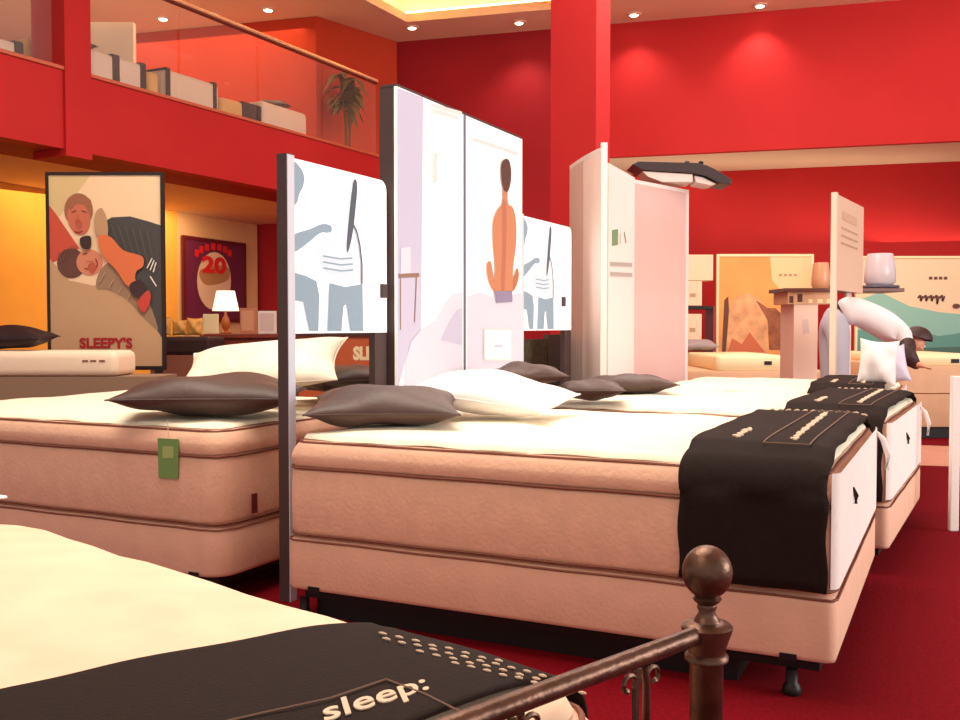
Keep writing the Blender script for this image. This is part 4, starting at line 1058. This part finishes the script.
# narrow sign board on a post
def sign():
    p = pl(835, 7.75); d = Vector((.53, .85, 0)).normalized(); n = Vector((d.y, -d.x, 0)); zt = zat(192, 7.75)
    t = thing('narrow_sign_board', (p.x, p.y, 0), 'narrow pale upright sign board on a white post before the tall counter', 'sign')
    MB().prism([-d*.0-n*.0, -n*.042, d*.055-n*.042, d*.055], 0, zt).build('post', mat('post_cream', (244, 216, 196), .5), t)
    z0 = zat(290, 7.85)
    MB().prism([d*.056-n*.03, d*1.10-n*.03, d*1.10-n*.008, d*.056-n*.008], z0, zt-.01).build('board', mat('board_cream', (240, 204, 176), .6), t)
    sh = Sheet(-n*.0075, d, (0, 0, 1), n); g2 = mat('faint_print', (206, 164, 140), .6)
    for i in range(3): sh.line([(.2, zt-.26-.06*i), (.85, zt-.27-.06*i)], .018, g2)
    sh.poly([(.25, zt-.12), (.8, zt-.13), (.8, zt-.2), (.25, zt-.19)], mat('faint_print_b', (226, 186, 156), .6))
    sh.build('printed_text', t)
sign()
# white upright at the right frame edge
Yr = 5.32
t = thing('white_display_stand', (xat(953, Yr), Yr, 0), 'white upright board of a stand cut by the right frame edge', 'stand')
MB().box((0, 0, .0), (.05, .03, zat(376, Yr))).build('upright_board', WHITE, t, bevel=.006)
MB().box((.051, .0, zat(376, Yr)-.05), (.6, .03, zat(376, Yr)-.01)).build('top_board', WHITE, t)
MB().box((.55, .0, 0), (.6, .03, zat(376, Yr)-.051)).build('far_board', WHITE, t)

# ================================================================= PERSON BENDING FORWARD
def skin_obj(name, nodes, edges, m, parent, lvl=2, rootv=0):
    me = bpy.data.meshes.new(name); me.from_pydata([n[0] for n in nodes], edges, []); me.materials.append(m)
    o = bpy.data.objects.new(name, me); COL.objects.link(o); o.parent = parent
    sk = o.modifiers.new('skin', 'SKIN'); sk.use_smooth_shade = True
    for i, n in enumerate(nodes):
        r = n[1]; me.skin_vertices[0].data[i].radius = r if isinstance(r, tuple) else (r, r); me.skin_vertices[0].data[i].use_root = (i == rootv)
    ss = o.modifiers.new('sub', 'SUBSURF'); ss.levels = lvl; ss.render_levels = lvl
    return o
def blob(name, c, r, m, parent, rot=(0, 0, 0), cut=None, n=16):
    bm = bmesh.new(); bmesh.ops.create_uvsphere(bm, u_segments=n*2, v_segments=n, radius=1)
    M_ = Matrix.Translation(c) @ Matrix.Rotation(rot[2], 4, 'Z') @ Matrix.Rotation(rot[1], 4, 'Y') @ Matrix.Rotation(rot[0], 4, 'X') @ Matrix.Diagonal((*r, 1))
    if cut: bmesh.ops.delete(bm, geom=[v for v in bm.verts if cut(v.co)], context='VERTS')
    bm.transform(M_); me = bpy.data.meshes.new(name); bm.to_mesh(me); bm.free(); me.materials.append(m)
    for p in me.polygons: p.use_smooth = True
    o = bpy.data.objects.new(name, me); COL.objects.link(o); o.parent = parent; return o
def person():
    Y = 8.25
    SK = mat('skin', (226, 156, 122), .5); SH = mat('white_shirt', (246, 236, 238), .8, bump=.2, bscale=8); TR = mat('pale_grey_trousers', (184, 178, 190), .7); HR = mat('dark_brown_hair', (58, 26, 24), .5, bump=.4, bscale=60)
    hip = PY(838, 313, Y); root = Vector((hip.x-.06, Y, 0))
    t = thing('person', root, 'person in white shirt and pale trousers bending forward, dark hair hanging, near the far counter', 'person')
    P = lambda u, v, y=0: PY(u, v, Y+y)-root
    hp = P(836, 314); wa = P(852, 309); ch = P(884, 324); sh_ = P(901, 333); nk = P(907, 337); hd = P(916, 342, -.10)
    foot_z = 0
    nodes = [(hp, (.06, .06)), (wa, (.08, .07)), (ch, (.11, .08)), (sh_, (.09, .065)), (nk, (.05, .05)), (hd+Vector((0, 0, 0)), (.075, .085)), (hd+Vector((.06, 0, -.05)), (.05, .06))]
    edges = [(0, 1), (1, 2), (2, 3), (3, 4), (4, 5), (5, 6)]
    def add(p, r, par): nodes.append((p, r)); edges.append((par, len(nodes)-1)); return len(nodes)-1
    for s in (-1, 1):
        y = s*.10; hj = hp+Vector((-.02, y, -.10)); kn = Vector((hp.x+.0, y*1.1, .58)); an = Vector((hp.x-.05, y*1.1, .11))
        k = add(hj, .05, 0); k = add(kn, .05, k); k = add(an, .042, k); add(an+Vector((.12, 0, -.07)), (.04, .03), k)
    arms = []
    for s in (-1, 1):
        y = s*.16+.03; sj = sh_+Vector((-.02, y, -.03)); el = sh_+Vector((.01, y*1.15, -.21)); wr = Vector((P(903 if s < 0 else 907, 364).x+.0, (-.27 if s < 0 else .12), P(912, 363).z))
        k = add(sj, .05, 3); k = add(el, .04, k); k = add(wr, .028, k); k = add(wr+Vector((.04, 0, -.02)), (.036, .018), k); arms.append((sj, el, wr))
        # fingers
        for i in range(4):
            b = wr+Vector((.06, (i-1.5)*.018, -.022)); k1 = add(b, .0095, k); k2 = add(b+Vector((.03, (i-1.5)*.003, -.006)), .0085, k1); add(b+Vector((.045+(.006 if i in (1, 2) else 0), (i-1.5)*.004, -.018)), .0075, k2)
        k1 = add(wr+Vector((.03, -s*.035, -.018)), .011, k-0); add(wr+Vector((.06, -s*.05, -.026)), .0085, k1)
    skin_obj('body', nodes, edges, SK, t)
    # face
    for s in (-1, 1):
        blob('eye', hd+Vector((.012+s*.028, -.072, -.035)), (.007, .007, .007), mat('eye_white', (236, 230, 226), .3), t, n=6)
    # shirt: torso sleeve covering back and upper arms
    sn = [(hp+(wa-hp)*.12, (.155, .138)), (wa, (.15, .128)), (ch, (.168, .13)), (sh_+(nk-sh_)*.2, (.132, .10))]
    se = [(0, 1), (1, 2), (2, 3)]
    for sj, el, wr in arms:
        sn.append((sj, .062)); se.append((3, len(sn)-1)); sn.append((sj+(el-sj)*.85, .056)); se.append((len(sn)-2, len(sn)-1))
    skin_obj('shirt', sn, se, SH, t)
    tn = [(hp+(wa-hp)*.45, (.148, .130)), (hp+Vector((-.01, 0, -.03)), (.160, .150))]; te = [(0, 1)]
    for s in (-1, 1):
        y = s*.10; tn += [(hp+Vector((-.02, y, -.11)), .10), (Vector((hp.x, y*1.1, .58)), .08), (Vector((hp.x-.05, y*1.1, .10)), .066)]; b = len(tn)-3; te += [(1, b), (b, b+1), (b+1, b+2)]
    skin_obj('trousers', tn, te, TR, t)
    skin_obj('belt', [(hp+(wa-hp)*.0, (.160, .143)), (hp+(wa-hp)*.12, (.160, .143))], [(0, 1)], mat('dark_belt', (60, 34, 34), .5), t, 1)
    for s in (-1, 1):
        mb = MB(); o = MB().box((hp.x-.10, s*.11-.05, 0), (hp.x+.16, s*.11+.05, .075)).build('shoe', BLACK, t, bevel=.03, seg=3)
    # hair: cap over the crown and a long fall towards the bed
    blob('hair', hd+Vector((.02, .01, .03)), (.115, .105, .10), HR, t, (0, .25, 0), cut=lambda c: c.z < -.05 and c.y < .5)
    MB().tube([hd+Vector((.0,-.09,-.04)), hd+Vector((.005,-.105,-.05)), hd+Vector((.012,-.095,-.062))], [.008,.013,.01], 8).build('nose', SK, t, smooth=True)
    hn = [(hd+Vector((-.06, -.02, .02)), (.07, .08)), (hd+Vector((-.13, -.10, -.06)), (.075, .085)), (hd+Vector((-.11, -.14, -.14)), (.075, .065)), (hd+Vector((-.06, -.14, -.18)), (.045, .04)), (hd+Vector((-.03, -.12, -.21)), (.03, .025))]
    skin_obj('hair_fall', hn, [(0, 1), (1, 2), (2, 3), (3, 4)], HR, t)
person()

# ================================================================= LIGHT
def area(name, loc, tgt, size, power, col=(1, 1, 1), sy=None):
    l = bpy.data.lights.new(name, 'AREA'); l.energy = power; l.color = col; l.size = size
    if sy: l.shape = 'RECTANGLE'; l.size_y = sy
    o = bpy.data.objects.new(name, l); COL.objects.link(o); o.location = loc
    o.rotation_euler = (Vector(tgt)-Vector(loc)).to_track_quat('-Z', 'Y').to_euler(); return o
area('hall_ceiling_light', (-.6, 4.2, 5.2), (-.2, 4.4, 0), 3.5, 330, (1, .94, .80), 3.5)
area('hall_far_ceiling_light', (2.4, 9.5, 5.2), (2.2, 9.6, 0), 4.5, 230, (1, .93, .84), 3)
area('shop_front_daylight', (7.8, 2.2, 2.3), (1, 4.8, .6), 4, 420, (1, .97, .92), 2.6)
area('near_ceiling_light', (-1.8, .6, 3.6), (-.7, 2.2, 0), 1.6, 36, (1, .88, .72), 1.6)
area('far_wall_washer', (5.5, 9.8, 5.0), (4.0, 13.4, 2.6), 5, 90, (1, .86, .78), 1)
q_ = BC+bdir*5+bnor*.9; area('added_soffit_fill', (q_.x, q_.y, 2.35), (q_.x, q_.y, 4), 8, 34, (1, .86, .62), .5); area('recess_light', (q_.x, q_.y, zb-.05), (q_.x-.2, q_.y-.2, 0), 8, 25, (1, .86, .66), .5)  # the upward lamp is an added, unseen fill that lightens the soffit
p = mz(200, 2.6); area('gallery_light', (p.x, p.y, CZ-.15), (p.x, p.y, 0), 3, 75, (1, .66, .38), 3)
p = mz(60, 2.4); area('under_gallery_light', (p.x, p.y, ZU-.05), (p.x-.5, p.y+.3, 0), 1.6, 55, (1, .72, .38), 3)
p = mz(200, 2.2); area('under_gallery_light', (p.x-.2, p.y, ZU-.05), (p.x-.6, p.y+.6, 0), 1.2, 60, (1, .74, .46), 3)
w = bpy.data.worlds.new('World'); SC.world = w; w.use_nodes = True
bg = w.node_tree.nodes['Background']; bg.inputs['Color'].default_value = (1, .95, .92, 1); bg.inputs['Strength'].default_value = .85

for (u, v) in ((519, 22), (634, 14), (760, 5)):
    q_ = PZ(u, v, CZ); l = bpy.data.lights.new('downlight_beam', 'SPOT'); l.energy = 55; l.color = (1, .85, .7); l.spot_size = R(110); l.spot_blend = .8; l.shadow_soft_size = .06
    o = bpy.data.objects.new('downlight_beam', l); COL.objects.link(o); o.location = (q_.x, q_.y-.0, CZ-.06)
# ================================================================= CAMERA
cam = bpy.data.cameras.new('camera'); co = bpy.data.objects.new('camera', cam); COL.objects.link(co)
co.location = EYE; co.rotation_euler = (PI/2-PITCH, 0, 0); cam.sensor_width = 36; cam.lens = 36*F/960; cam.clip_start = .05
SC.camera = co
SC.view_settings.view_transform = 'Standard'; SC.view_settings.look = 'None'; SC.view_settings.gamma = 1; SC.view_settings.use_curve_mapping = False
SC.view_settings.exposure = -0.12
